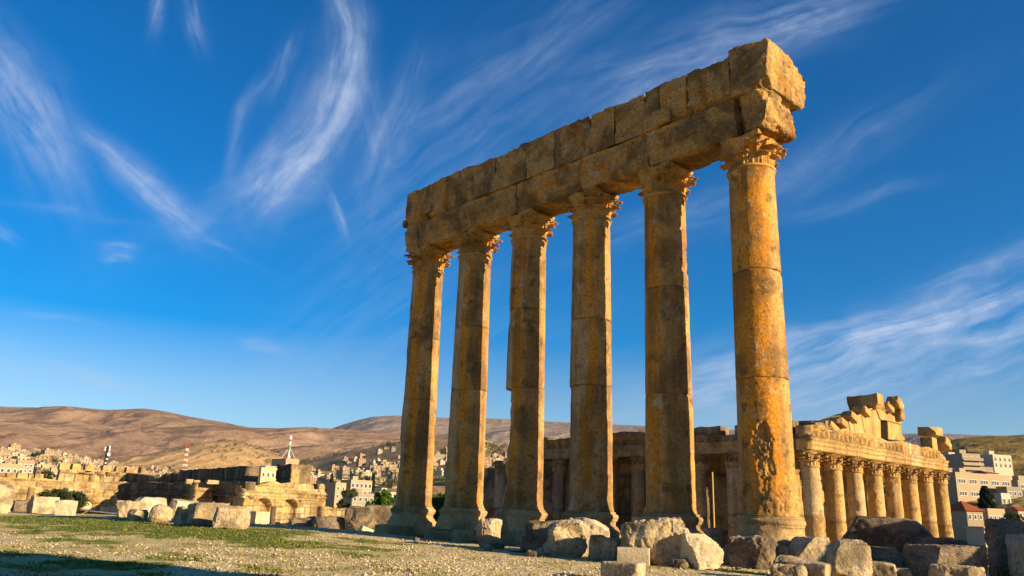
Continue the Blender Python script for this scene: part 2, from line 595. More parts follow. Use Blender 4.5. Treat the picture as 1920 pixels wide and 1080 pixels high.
M['orange_cloth'] = plain('orange_cloth', (.60, .19, .05), .9, .1, 8.0)
M['navy_cloth'] = plain('navy_cloth', (.05, .08, .20), .9, .1, 8.0)
M['jeans'] = plain('dark_trousers', (.05, .055, .08), .9, .1, 8.0)


def leaf_mat(name, c1, c2, trans=.25):
    m, k, b = new_mat(name)
    g = k.n.new('ShaderNodeNewGeometry').outputs['Random Per Island']
    oi = k.n.new('ShaderNodeObjectInfo').outputs['Random']
    tc = k.n.new('ShaderNodeTexCoord').outputs['Object']
    n = k.noise(tc, 1.3, 2)
    f = k.m('ADD', k.m('MULTIPLY', g, .6), k.m('MULTIPLY_ADD', n, .6, -.1))
    c = k.mix(f, c1, c2)
    c = k.mix(k.m('MULTIPLY', oi, .35), c, (.07, .075, .03))
    k.l.new(c, b.inputs['Base Color'])
    b.inputs['Roughness'].default_value = .7
    tr = k.n.new('ShaderNodeBsdfTranslucent')
    k.l.new(c, tr.inputs['Color'])
    mx = k.n.new('ShaderNodeMixShader')
    mx.inputs[0].default_value = trans
    k.l.new(b.outputs[0], mx.inputs[1]); k.l.new(tr.outputs[0], mx.inputs[2])
    k.l.new(mx.outputs[0], k.n['Material Output'].inputs['Surface'])
    return m


M['leaf_bright'] = leaf_mat('bright_leaves', (.055, .115, .015), (.14, .20, .02), .35)
M['leaf_dark'] = leaf_mat('dark_leaves', (.018, .035, .010), (.05, .07, .018), .2)
M['leaf_mid'] = leaf_mat('olive_leaves', (.045, .07, .022), (.10, .115, .035), .25)
M['leaf_conifer'] = leaf_mat('conifer_needles', (.010, .022, .012), (.032, .05, .022), .15)
M['grass'] = leaf_mat('green_grass', (.075, .12, .012), (.20, .21, .03), .3)
M['dry_grass'] = leaf_mat('dry_grass', (.20, .18, .05), (.36, .30, .10), .3)

# ------------------------------------------------------------------ ground
def ground_z(x, y):
    e = (x - C6[0]) * EAST[0] + (y - C6[1]) * EAST[1]
    s = (x - C6[0]) * SOUTH[0] + (y - C6[1]) * SOUTH[1]
    edge = 3.6 + 9.0 * smooth(-1.0, -4.0, e)
    low = -12.0 + 7.0 * smooth(18, 40, e)
    drop_s = smooth(0, 1.2, s - edge)
    drop_e = smooth(92, 110, e) + 0 * s
    drop_n = smooth(-70, -80, s)
    return ridge_z(x, y) + low * np.maximum(drop_s, np.maximum(drop_e * .55, drop_n))


def grass_mask(x, y):
    P = xyz2(x, y)
    A = np.stack([x * EAST[0] + y * EAST[1], (x * SOUTH[0] + y * SOUTH[1]) * 2.2, 0 * x], 1)
    m = .60 * fbm(A * [.12, .12, 1], 3, 4) + .60 * fbm(A * [.42, .42, 1], 8, 4)
    for (px, py, rx, ry, st) in GRASS:
        g = ground_at(px, py)
        # the patches lie as long strips beside the path, along the colonnade
        dx, dy = x - g[0], y - g[1]
        a = dx * EAST[0] + dy * EAST[1]
        b = dx * SOUTH[0] + dy * SOUTH[1]
        m = m + 1.25 * st * np.exp(-((a / rx) ** 2 + (b / ry) ** 2))
    return m


GRASS = [(40, 972, 16, 4, .55), (150, 976, 12, 3, .5), (260, 984, 12, 2.6, .55), (380, 994, 9, 2.0, .42), (500, 1003, 9, 1.8, .55), (650, 1011, 8, 1.4, .55), (430, 1014, 8, 1.0, .3), (560, 1022, 7, .8, .4), (760, 1013, 7, .8, .4),
         (900, 1024, 7, .9, .4), (1050, 1042, 6, .9, .5), (1300, 1062, 4, 1.0, .5), (120, 1004, 9, 1.2, .3), (300, 1008, 8, 1.0, .28), (60, 1068, 6, 3, .5), (260, 1062, 4, 1.4, .3), (1400, 1072, 3, .8, .4), (740, 1032, 5, .6, .3), (380, 1048, 5, .6, .25)]


def build_ground():
    az = np.radians(np.concatenate([np.linspace(-180, -36, 60)[:-1], np.linspace(-36, 36, 620), np.linspace(36, 180, 60)[1:]]))
    rr = np.concatenate([[0.5, 3, 7], np.geomspace(12, 120, 430), np.geomspace(122, 16000, 70)])
    A, Rr = np.meshgrid(az, rr, indexing='ij')
    x = (np.sin(A) * Rr).ravel(); y = (np.cos(A) * Rr).ravel()
    z = ground_z(x, y)
    near = np.exp(-(np.hypot(x, y) / 140) ** 4)
    P = xyz2(x, y)
    g = smooth(.15, .85, grass_mask(x, y) + .3 * fbm(xyz2(x, y) * 1.1, 77, 3)) * near
    z = z + near * (.05 * fbm(P * .25, 21, 3) + .030 * fbm(P * 1.3, 31, 3) + .018 * fbm(P * 5, 41, 2)) - .02
    na, nr = len(az), len(rr)
    i, j = np.meshgrid(np.arange(na - 1), np.arange(nr - 1), indexing='ij')
    a = (i * nr + j).ravel()
    F = np.stack([a, a + nr, a + nr + 1, a + 1], 1)[:, ::-1]
    m, k, b = new_mat('stony_ground')
    tc = k.n.new('ShaderNodeTexCoord').outputs['Object']
    at = k.n.new('ShaderNodeAttribute'); at.attribute_name = 'grass'
    big = k.noise(tc, .22, 4, .6, .4)
    mid = k.noise(tc, 1.7, 5, .65, .3)
    fine = k.noise(tc, 13, 4, .7)
    c = k.mix(k.rng(big, .35, .65), (.70, .53, .29), (.58, .42, .20))
    c = k.mix(k.rng(mid, .47, .66, 0, .8), c, (.42, .31, .11))
    peb = k.voro(tc, 9.0, 'Color')
    sepc = k.n.new('ShaderNodeSeparateXYZ'); k.l.new(peb, sepc.inputs[0])
    c = k.mix(k.rng(sepc.outputs[0], .72, .95, 0, .75), c, (.80, .67, .46))
    c = k.mix(k.rng(fine, .52, .72, 0, .75), c, (.17, .12, .05))  # fine dark flecks painted in like small shadows
    gf = k.m('ADD', at.outputs['Fac'], k.m('MULTIPLY_ADD', mid, .9, -.45))
    gf = k.m('ADD', gf, k.m('MULTIPLY_ADD', fine, .7, -.35))
    c = k.mix(k.m('MULTIPLY', k.rng(gf, -.15, .45), .45), c, (.42, .36, .09))
    c = k.mix(k.rng(gf, .40, .95, 0, .9), c, k.mix(fine, (.045, .10, .008), (.17, .20, .03)))
    k.l.new(c, b.inputs['Base Color'])
    b.inputs['Roughness'].default_value = 1.0
    b.inputs['Specular IOR Level'].default_value = 0.05
    bp = k.n.new('ShaderNodeBump'); bp.inputs['Strength'].default_value = .9; bp.inputs['Distance'].default_value = .08
    h = k.m('ADD', k.m('MULTIPLY', k.voro(tc, 9.0), -.8), k.m('ADD', mid, fine))
    k.l.new(h, bp.inputs['Height']); k.l.new(bp.outputs[0], b.inputs['Normal'])
    o = mk('ground', np.stack([x, y, z], 1), F, m, None, True, {'grass': g})
    tag(o, kind='structure')
    return o


ground = build_ground()


def scatter_pts(n, seed, rmin=17, rmax=75, amin=-35, amax=35):
    rs = np.random.RandomState(seed)
    u = rs.random(n)
    r = rmin * (rmax / rmin) ** u                       # denser in ground area near by
    a = np.radians(rs.uniform(amin, amax, n))
    x, y = np.sin(a) * r, np.cos(a) * r
    s = (x - C6[0]) * SOUTH[0] + (y - C6[1]) * SOUTH[1]
    ok = s < 3.2
    return x[ok], y[ok], rs


def build_scatter():
    # grass blades
    for nm, mat, n, seed, lo, hi, hh in (('grass', M['grass'], 170000, 5, .40, .85, .050), ('dry_grass', M['dry_grass'], 80000, 6, -.15, .35, .06)):
        x, y, rs = scatter_pts(n, seed)
        g = grass_mask(x, y)
        g2 = fbm(xyz2(x, y) * 1.1, 77, 3)
        p = smooth(lo, hi, g + .45 * g2) * smooth(-.35, .15, fbm(xyz2(x, y) * 2.7, 79, 3)) if nm == 'grass' else smooth(.05, .5, g2 + .3 * g) * .8
        ok = rs.random(len(x)) < p
        x, y = x[ok], y[ok]
        n = len(x)
        a = rs.uniform(0, 6.283, n)
        h = hh * rs.uniform(.5, 1.6, n)
        w = rs.uniform(.018, .04, n)
        z = ridge_z(x, y) - .02
        lean = rs.normal(0, .035, (n, 2))
        V = np.empty((n, 3, 3))
        V[:, 0] = np.stack([x - np.cos(a) * w, y - np.sin(a) * w, z], 1)
        V[:, 1] = np.stack([x + np.cos(a) * w, y + np.sin(a) * w, z], 1)
        V[:, 2] = np.stack([x + lean[:, 0], y + lean[:, 1], z + h], 1)
        tag(mk(nm, V.reshape(-1, 3), np.arange(3 * n).reshape(-1, 3), mat), kind='stuff')
    # loose pebbles
    x, y, rs = scatter_pts(42000, 9, 18, 62)
    cl = fbm(xyz2(x, y) * .5, 55, 3)
    ok = (rs.random(len(x)) < smooth(-.5, .5, cl)) & (grass_mask(x, y) < .55)
    x, y = x[ok], y[ok]
    n = len(x)
    octv = np.array([[1, 0, 0], [0, 1, 0], [-1, 0, 0], [0, -1, 0], [0, 0, .75], [0, 0, -.5]], float)
    octf = np.array([[0, 1, 4], [1, 2, 4], [2, 3, 4], [3, 0, 4], [1, 0, 5], [2, 1, 5], [3, 2, 5], [0, 3, 5]])
    s = .014 + .05 * rs.random(n) ** 6 + .010 * rs.random(n)
    V = octv[None] * s[:, None, None] * rs.uniform(.6, 1.4, (n, 6, 1))
    ang = rs.uniform(0, 6.28, n)
    c_, s_ = np.cos(ang)[:, None], np.sin(ang)[:, None]
    V = np.stack([V[..., 0] * c_ - V[..., 1] * s_, V[..., 0] * s_ + V[..., 1] * c_, V[..., 2]], 2)
    V = V + np.stack([x, y, ridge_z(x, y)], 1)[:, None]
    F = (octf[None] + 6 * np.arange(n)[:, None, None]).reshape(-1, 3)
    tag(mk('gravel', V.reshape(-1, 3), F, plain('gravel_stone', (.52, .41, .26), .95, .35, 3.0)), kind='stuff')


build_scatter()


def build_path():
    # worn gravel path running along the southern edge of the platform
    pts = [ground_at(px, py)[:2] for px, py in ((60, 948), (143, 955), (250, 966), (330, 975), (480, 984), (640, 993), (760, 1003), (880, 1018), (1000, 1036))]
    V, F = [], []
    for i, p in enumerate(pts):
        d = np.array(pts[min(i + 1, len(pts) - 1)]) - np.array(pts[max(i - 1, 0)])
        d /= np.linalg.norm(d)
        nrm = np.array([-d[1], d[0]])
        w = .9 if i > 4 else 1.6
        for sgn in (-1, 1):
            q = p + nrm * sgn * w
            V.append((q[0], q[1], .04 + float(ridge_z(q[0], q[1]))))
        if i:
            F.append((2 * i - 2, 2 * i - 1, 2 * i + 1, 2 * i))
    o = mk('path', V, F, plain('pale_gravel_path', (.40, .345, .26), 1.0, .2, 1.5))
    tag(o, kind='structure')


build_path()

# ------------------------------------------------------------------ hills
HILLS = {}


def hill(name, crest, d0, d1, z0, mat, back=.5, na=420, nd=210, gully=20.0, gfreq=1 / 500., power=1.0, seed=0, rough=1.0, slant=.5):
    """terrain sheet whose skyline lies d1 metres off; relief is real displacement"""
    cx = np.array([c[0] for c in crest], float); cy = np.array([c[1] for c in crest], float)
    px = np.linspace(cx[0], cx[-1], na)
    # soft interpolation of the skyline
    py = np.interp(px, cx, cy)
    ker = np.hanning(9); ker /= ker.sum()
    py = np.convolve(np.pad(py, 4, 'edge'), ker, 'valid')
    D = np.array([ray(a, b) for a, b in zip(px, py)])
    Hh = np.hypot(D[:, 0], D[:, 1])
    ux, uy, tz = D[:, 0] / Hh, D[:, 1] / Hh, D[:, 2] / Hh
    zc = EYE + d1 * tz
    t = np.concatenate([np.linspace(0, 1, nd), 1 + np.linspace(0, back, 16)[1:]])
    d = d0 + (d1 - d0) * t
    T, DD = np.meshgrid(t, d)[0], None
    x = ux[:, None] * d[None]; y = uy[:, None] * d[None]
    tt = np.clip(t, 0, 1)
    shape = tt ** power
    z = z0 + (zc[:, None] - z0) * shape[None]
    z = z - (np.clip(t - 1, 0, 9)[None] ** 1.3) * np.abs(zc[:, None] - z0) * 1.2
    env = np.sin(np.pi * np.clip(t, 0, 1)) ** .7
    env = np.where(t > 1, 0, env)
    P = np.stack([x.ravel(), y.ravel(), np.zeros(x.size)], 1)
    # valleys that run down the slope: compress noise across, stretch along
    lat = np.cumsum(np.hypot(np.diff(ux, prepend=ux[0]), np.diff(uy, prepend=uy[0])))[:, None] * d1
    lat = np.broadcast_to(lat, x.shape)
    Q = np.stack([(lat + slant * d[None]).ravel() * gfreq, (d[None] + 0 * lat).ravel() * gfreq * .35, np.full(x.size, seed * 1.7)], 1)
    Q = Q + .35 * np.stack([fbm(P * gfreq * .8, seed + 5, 2), fbm(P * gfreq * .8 + 50, seed + 6, 2), 0 * P[:, 0]], 1)
    n = fbm(Q, seed, 4, .45, 2.1, True).reshape(x.shape) - .2
    n2 = fbm(P * gfreq * 4, seed + 30, 4).reshape(x.shape)
    n3 = fbm(P * gfreq * 16, seed + 60, 3, .6).reshape(x.shape)
    z = z + gully * n * env[None] + gully * (.16 * n2 + .05 * n3) * rough * np.minimum(1, env[None] + .15)
    V = np.stack([x.ravel(), y.ravel(), z.ravel()], 1)
    na_, nt = x.shape
    i, j = np.meshgrid(np.arange(na_ - 1), np.arange(nt - 1), indexing='ij')
    a = (i * nt + j).ravel()
    F = np.stack([a, a + 1, a + nt + 1, a + nt], 1)[:, ::-1]
    o = mk(name, V, F, mat, None, True)
    tag(o, kind='structure')
    HILLS[name if name not in HILLS else name + str(seed)] = BVHTree.FromPolygons(V.tolist(), F.tolist())
    return o


def earth_mat(name, c1, c2, c3, sc, scrub=None, scrub_amt=0.0, bump=.5):
    m, k, b = new_mat(name)
    tc = k.n.new('ShaderNodeTexCoord').outputs['Object']
    a = k.noise(tc, sc, 6, .62, .5)
    d = k.noise(tc, sc * 7, 6, .68, .3)
    c = k.mix(k.rng(a, .38, .64), c1, c2)
    c = k.mix(k.rng(d, .45, .68, 0, .8), c, c3)
    if scrub:
        f = k.m('MULTIPLY', k.rng(k.noise(tc, sc * 22, 4, .7), .56, .66), scrub_amt)
        f = k.m('MULTIPLY', f, k.rng(k.noise(tc, sc * 3, 3), .40, .6))
        c = k.mix(f, c, scrub)
    k.l.new(c, b.inputs['Base Color'])
    b.inputs['Roughness'].default_value = 1.0
    b.inputs['Specular IOR Level'].default_value = 0.0
    bp = k.n.new('ShaderNodeBump'); bp.inputs['Strength'].default_value = bump; bp.inputs['Distance'].default_value = .35 / (sc * 10)
    k.l.new(d, bp.inputs['Height']); k.l.new(bp.outputs[0], b.inputs['Normal'])
    return m


M['brown_earth'] = earth_mat('bare_brown_slope', (.255, .165, .112), (.185, .12, .088), (.31, .20, .13), 1 / 700., (.17, .115, .075), .7, .9)
M['far_earth'] = earth_mat('far_bare_slope', (.27, .19, .14), (.23, .165, .13), (.32, .23, .16), 1 / 1500., (.18, .13, .10), .6, .9)
M['tan_earth'] = earth_mat('dry_tan_slope', (.42, .27, .13), (.35, .22, .11), (.46, .31, .16), 1 / 160., (.08, .085, .04), .7)
M['town_earth'] = earth_mat('town_slope_earth', (.42, .26, .135), (.35, .22, .12), (.48, .34, .20), 1 / 140., (.085, .085, .04), .85)
M['olive_earth'] = earth_mat('dry_olive_slope', (.28, .19, .065), (.18, .125, .05), (.34, .23, .085), 1 / 60., (.075, .06, .028), .8, .8)

hill('mountain', [(480, 830), (560, 815), (615, 806), (640, 797), (670, 788), (700, 781), (740, 779), (800, 781), (860, 784), (950, 785), (1000, 789), (1060, 792), (1150, 796), (1220, 799), (1380, 806), (1480, 812), (1700, 815), (1770, 813), (1850, 817), (2300, 830)],
     7000, 11000, 60, M['far_earth'], gully=170, gfreq=1 / 1500., seed=2, power=.9, slant=-.7)
hill('brown_hill', [(-500, 775), (-200, 770), (0, 762), (30, 763), (75, 764), (120, 761), (160, 765), (200, 769), (235, 768), (270, 766), (310, 771), (350, 780), (400, 790), (470, 802), (520, 803), (560, 801), (620, 806), (700, 812), (760, 816), (830, 828), (960, 845), (1200, 850), (1500, 850)],
     3200, 6200, 30, M['brown_earth'], gully=105, gfreq=1 / 800., seed=4, power=.9, slant=-.6)
hill('brown_hill', [(-500, 802), (0, 795), (60, 798), (100, 797), (180, 799), (260, 803), (330, 801), (400, 797), (460, 803), (500, 808), (540, 804), (590, 803), (640, 806), (700, 809), (740, 813), (800, 822), (850, 835), (960, 850), (1100, 858), (1400, 870)],
     1900, 4300, 10, M['brown_earth'], gully=78, gfreq=1 / 600., seed=11, power=.85, slant=-.9)
hill('shrubby_hill', [(150, 892), (200, 878), (240, 862), (300, 847), (340, 837), (380, 830), (415, 827), (455, 829), (490, 840), (520, 852), (545, 862), (580, 874), (660, 890)],
     900, 2300, 0, M['tan_earth'], gully=22, gfreq=1 / 260., seed=15, power=.9, slant=-.5)
hill('town_hill', [(380, 905), (440, 890), (500, 880), (560, 867), (600, 860), (640, 850), (700, 838), (745, 828), (800, 820), (850, 816), (900, 822), (930, 831), (1000, 836), (1100, 838), (1400, 845)],
     230, 1900, -9, M['town_earth'], gully=6, gfreq=1 / 240., seed=19, power=.95)
hill('village_hill', [(-400, 845), (-100, 840), (0, 838), (60, 840), (110, 849), (150, 856), (200, 867), (260, 873), (340, 879), (460, 884), (560, 900)],
     230, 1500, -9, M['town_earth'], gully=6, gfreq=1 / 240., seed=23, power=.95)
hill('olive_hill', [(1380, 850), (1480, 845), (1600, 842), (1700, 838), (1780, 826), (1800, 822), (1830, 819), (1860, 817), (1890, 817), (1920, 815), (2000, 814), (2300, 820)],
     150, 700, -12, M['olive_earth'], gully=3.6, gfreq=1 / 90., seed=27, power=1.0, rough=2.6, slant=-.3)

# ------------------------------------------------------------------ trees
def leaf_cloud(rs, clumps, per, size, squash=1.0):
    """clumps = [(centre, radius)]: many leaf-sized quads through the volume"""
    C = np.array([c for c, r in clumps], float); Rr = np.array([r for c, r in clumps], float)
    n = len(C) * per
    idx = np.repeat(np.arange(len(C)), per)
    d = rs.normal(size=(n, 3)); d /= np.linalg.norm(d, axis=1, keepdims=True)
    rr = rs.random(n) ** .45
    P = C[idx] + d * (rr * Rr[idx])[:, None] * [1, 1, squash]
    a = rs.normal(size=(n, 3)); a /= np.linalg.norm(a, axis=1, keepdims=True)
    b = np.cross(a, rs.normal(size=(n, 3))); b /= np.linalg.norm(b, axis=1, keepdims=True) + 1e-9
    s = size * rs.uniform(.6, 1.4, n)[:, None]
    V = np.stack([P - a * s, P + b * s * .5, P + a * s, P - b * s * .5], 1).reshape(-1, 3)
    return V, np.arange(4 * n).reshape(-1, 4)


_tree_cache = {}


def tree_meshes(kind, seed, n):
    key = (kind, seed, n)
    if key in _tree_cache:
        return _tree_cache[key]
    rs = np.random.RandomState(seed)
    clumps = []
    mb = MB()
    if kind == 'conifer':                      # unit height 1
        mb.tube((0, 0, 0), (0, 0, .95), .03, .006, 7)
        for i in range(26):
            z = .12 + .86 * (i / 25.) ** .9
            w = .30 * (1 - z) ** .75 + .02
            for q in range(5):
                a = q * 1.257 + i * 2.4
                e = rs.uniform(.5, 1.05)
                clumps.append(((math.cos(a) * w * e * .75, math.sin(a) * w * e * .75, z - .02 * e), .045 + .05 * (1 - z)))
        V, F = leaf_cloud(rs, clumps, max(6, n // len(clumps)), .026, .6)
    elif kind == 'cypress':
        mb.tube((0, 0, 0), (0, 0, .9), .02, .005, 6)
        for i in range(40):
            z = .06 + .92 * i / 39.
            w = .13 * math.sin(min(1, z * 3 + .3) * math.pi / 2) * (1.05 - z) ** .5
            for q in range(3):
                a = rs.uniform(0, 6.28)
                clumps.append(((math.cos(a) * w * .6, math.sin(a) * w * .6, z), .055))
        V, F = leaf_cloud(rs, clumps, max(6, n // len(clumps)), .02)
    elif kind == 'bush':                       # low, wide, unit width 1, height ~.55
        for i in range(6):
            a = rs.uniform(0, 6.28)
            mb.tube((0, 0, 0), (math.cos(a) * .25, math.sin(a) * .25, .28), .02, .008, 5)
        for i in range(46):
            a = rs.uniform(0, 6.28); r = .40 * math.sqrt(rs.random())
            z = .10 + rs.random() * (.40 - .45 * r)
            clumps.append(((math.cos(a) * r, math.sin(a) * r, z), rs.uniform(.05, .11)))
        V, F = leaf_cloud(rs, clumps, max(6, n // len(clumps)), .022)
    else:                                      # round crowned tree, unit height 1
        mb.tube((0, 0, 0), (.01, 0, .36), .035, .025, 7)
        for i in range(7):
            a = i * .9 + rs.uniform(0, .5)
            mb.tube((.01, 0, .3 + .02 * i), (math.cos(a) * .2, math.sin(a) * .2, .55 + .05 * i), .018, .005, 5)
        for i in range(60):
            d = rs.normal(size=3); d /= np.linalg.norm(d)
            r = rs.uniform(.45, 1.0)
            clumps.append(((d[0] * .30 * r, d[1] * .30 * r, .58 + d[2] * .34 * r), rs.uniform(.05, .10)))
        V, F = leaf_cloud(rs, clumps, max(6, n // len(clumps)), .024)
    _tree_cache[key] = (mb, V, F, {})
    return _tree_cache[key]


def tree(name, pos, height, kind, mat, label, cat='tree', group=None, n=2600, seed=1, rz=0.0, sx=1.0, parts=True):
    """a tree of its own with trunk and crown; crowns of a kind share mesh data"""
    mb, V, F, cache = tree_meshes(kind, seed, n)
    mname = mat.name
    if parts:
        root = empty(name, pos, rz)
        root.scale = (height * sx, height * sx, height)
        tag(root, label, cat, group)
        if mname in cache:
            for src in cache[mname]:
                c = src.copy(); col.objects.link(c); c.parent = root
        else:
            t_ = mb.build('trunk', M['bark'], root, True)
            c_ = mk('crown', V, F, mat, root)
            cache[mname] = (t_, c_)
        return root
    key = mname + '_whole'
    if key in cache:
        o = cache[key].copy(); col.objects.link(o)
    else:
        o = mk(name, V, F, mat)
        cache[key] = o
    o.name = name
    o.location = pos; o.rotation_euler = (0, 0, rz); o.scale = (height * sx, height * sx, height)
    return tag(o, label, cat, group)


def hit(hname, px, py):
    d = Vector(ray(px, py)).normalized()
    r = HILLS[hname].ray_cast(Vector((0, 0, EYE)), d)
    return None if r[0] is None else np.array(r[0])


# ------------------------------------------------------------------ the six great columns
ZB, ZT = 1.89, 16.68          # top of the base, top of the shaft
R_BOT, R_TOP = 1.10, 0.985


def lathe(prof, n, noise=None):
    """prof = [(r, z)], returns verts and quads of a surface of revolution, closed top and bottom rings collapsed"""
    r = np.array([p[0] for p in prof]); z = np.array([p[1] for p in prof])
    th = np.arange(n) * 2 * math.pi / n
    TH, Rr = np.meshgrid(th, r)
    _, Z = np.meshgrid(th, z)
    m = len(prof)
    V = np.stack([(Rr * np.cos(TH)).ravel(), (Rr * np.sin(TH)).ravel(), Z.ravel()], 1)
    i, j = np.meshgrid(np.arange(m - 1), np.arange(n), indexing='ij')
    a = i * n + j
    b = i * n + (j + 1) % n
    F = np.stack([a.ravel(), b.ravel(), (b + n).ravel(), (a + n).ravel()], 1)
    return V, F, TH.ravel(), Z.ravel()


def angdiff(a, b):
    return (a - b + math.pi) % (2 * math.pi) - math.pi


def leaf_geo(h, w, curl, flare, thick=.05, nu=9, nv=14, lobes=5, base_r=1.0, phi=0.0, z0=0.0, seed=0):
    """one acanthus leaf hugging the bell, tip curling outward"""
    u = np.linspace(-1, 1, nu); v = np.linspace(0, 1, nv)
    Uu, Vv = np.meshgrid(u, v)
    wid = w * (1 - .30 * Vv ** 2) * (1 + .16 * np.cos(Vv * lobes * 2 * math.pi)) * np.where(Vv > .9, .75, 1)
    t = np.clip((Vv - .62) / .38, 0, 1)
    zz = h * (Vv * (1 - t * .0)) - h * .30 * t ** 2.2
    out = flare * Vv ** 1.6 + curl * t ** 1.5
    rib = .025 * np.cos(Uu * math.pi * 4) + .05 * (1 - np.abs(Uu)) ** 2
    verts = []
    for off in (0.0, -thick):
        r = base_r + out + rib * (1 - .5 * Vv) + off - .05 * Uu ** 2 * (1 - t)
        ang = phi + Uu * wid / base_r
        verts.append(np.stack([r * np.cos(ang), r * np.sin(ang), z0 + zz + (off * .8 * t if off else 0)], -1).reshape(-1, 3))
    V = np.concatenate(verts)
    n0 = nu * nv
    F = []
    for i in range(nv - 1):
        for j in range(nu - 1):
            a = i * nu + j
            F.append((a, a + 1, a + nu + 1, a + nu))
            F.append((n0 + a, n0 + a + nu, n0 + a + nu + 1, n0 + a + 1))
    ring = [j for j in range(nu)] + [i * nu + nu - 1 for i in range(1, nv)] + [(nv - 1) * nu + j for j in range(nu - 2, -1, -1)] + [i * nu for i in range(nv - 2, 0, -1)]
    for a, b in zip(ring, ring[1:] + ring[:1]):
        F.append((a, n0 + a, n0 + b, b))
    return V, F


def capital_mb(hgt, r0, seed, worn=None, hi=True):
    """Corinthian capital: astragal, bell, two rings of leaves, corner scrolls and a concave abacus; worn = (angle, half width) of the broken side"""
    rs = np.random.RandomState(seed)
    mb = MB()
    nn = 64 if hi else 28
    prof = [(r0 * .6, -.02), (r0 * 1.02, 0), (r0 * 1.09, .04), (r0 * 1.10, .09), (r0 * 1.07, .15), (r0 * .95, .17), (r0 * .90, hgt * .3), (r0 * .92, hgt * .55), (r0 * 1.08, hgt * .75), (r0 * 1.18, hgt * .86), (r0 * .5, hgt * .87)]
    if hi:
        zs = np.linspace(.18, hgt * .86, 22)
        rr = np.interp(zs, [p[1] for p in prof[5:10]], [p[0] for p in prof[5:10]])
        prof = prof[:6] + list(zip(rr, zs)) + prof[-1:]
    V, F, TH, Z = lathe(prof, nn)
    rr = np.hypot(V[:, 0], V[:, 1])
    if worn:
        wv = np.exp(-(angdiff(TH, worn[0]) / worn[1]) ** 4) * smooth(hgt * .18, hgt * .35, Z)
        bulge = wv * (.17 + .20 * fbm(V * 2.0 + seed, seed, 4)) * r0
        sc = (rr + bulge) / np.maximum(rr, .01)
        V[:, 0] *= sc; V[:, 1] *= sc
    if hi:
        V = V * (1 + .015 * fbm(V * 5, seed + 3, 3)[:, None] * [1, 1, 0])
    mb.add(V, F)
    q = dict(nu=9, nv=14) if hi else dict(nu=5, nv=8)

    def gone(phi):
        return worn is not None and abs(angdiff(phi, worn[0])) < worn[1]
    lk = 1.0 if hi else 1.05
    for kk in range(8):                      # lower ring
        phi = kk * math.pi / 4 + .18
        if gone(phi) and rs.random() < .55: continue
        mb.add(*leaf_geo(hgt * .42 * rs.uniform(.92, 1.05), r0 * .33 * lk, r0 * rs.uniform(.28, .38), r0 * .08, .05 * r0, base_r=r0 * .97, phi=phi, z0=.16, **q))
    for kk in range(8):                      # upper ring
        phi = (kk + .5) * math.pi / 4 + .18
        if gone(phi): continue
        mb.add(*leaf_geo(hgt * .66 * rs.uniform(.95, 1.05), r0 * .30 * lk, r0 * rs.uniform(.40, .52), r0 * .12, .05 * r0, base_r=r0 * .95, phi=phi, z0=.16, **q))
    for kk in range(4):                      # corner scrolls and the leaf under them
        phi = ROW + math.pi / 4 + kk * math.pi / 2
        if gone(phi): continue
        mb.add(*leaf_geo(hgt * .62, r0 * .16, r0 * .38, r0 * .26, .06 * r0, base_r=r0 * 1.04, phi=phi, z0=hgt * .34, **q))
        c = np.array([math.cos(phi), math.sin(phi), 0]); s_ = np.array([-c[1], c[0], 0])
        for sgn in (-1, 1):
            prev = None
            for a in np.linspace(0, 5.2, 16 if hi else 8):
                rad_ = r0 * .17 * (1 - a / 7.0)
                p = c * (r0 * 1.38 + rad_ * math.cos(a + 1.9)) + s_ * sgn * r0 * .05 + np.array([0, 0, hgt * .80 + rad_ * math.sin(a + 1.9)])
                if prev is not None:
                    mb.tube(prev, p, r0 * .055, r0 * .055, 6)
                prev = p
        for d2 in (-.33, .33):               # inner helices
            ph = phi + d2 * 1.2
            mb.add(*leaf_geo(hgt * .45, r0 * .09, r0 * .18, r0 * .10, .05 * r0, base_r=r0 * 1.06, phi=ph, z0=hgt * .45, **q))
    # abacus with concave sides
    m_ = 12 if hi else 6
    loop = []
    for side in range(4):
        a0 = ROW + math.pi / 4 + side * math.pi / 2
        p0 = np.array([math.cos(a0), math.sin(a0)]) * r0 * 1.55; p1 = np.array([math.cos(a0 + math.pi / 2), math.sin(a0 + math.pi / 2)]) * r0 * 1.55
        mid = (p0 + p1) / 2; nrm = mid / np.linalg.norm(mid)
        for i in range(m_):
            t = i / m_
            p = p0 + (p1 - p0) * t - nrm * r0 * .17 * math.sin(math.pi * t)
            ph = math.atan2(p[1], p[0])
            if worn is not None:
                p = p * (1 - .20 * math.exp(-(angdiff(ph, worn[0]) / worn[1]) ** 4) * (1 + .4 * math.sin(7 * ph + seed)))
            L_ = np.linalg.norm(p)
            loop.append(p * min(1, r0 * (1.46 + .03 * rs.random()) / L_))
    loop = np.array(loop); N_ = len(loop)
    rings = [(loop * .90, hgt * .86), (loop * .97, hgt * .90), (loop, hgt * .95), (loop, hgt * .999)]
    V = np.concatenate([np.column_stack([l, np.full(N_, z)]) for l, z in rings] + [np.array([[0, 0, hgt * .86], [0, 0, hgt * .999]])])
    F = []
    for r_ in range(3):
        for i in range(N_):
            j = (i + 1) % N_
            F.append((r_ * N_ + i, r_ * N_ + j, (r_ + 1) * N_ + j, (r_ + 1) * N_ + i))
    for i in range(N_):
        j = (i + 1) % N_
        F.append((j, i, 4 * N_)); F.append((3 * N_ + i, 3 * N_ + j, 4 * N_ + 1))
    if hi:
        V = V + .02 * np.stack([fbm(V * 3 + 9 * c, seed + c, 3) for c in range(3)], 1)
    mb.add(V, F)
    return mb


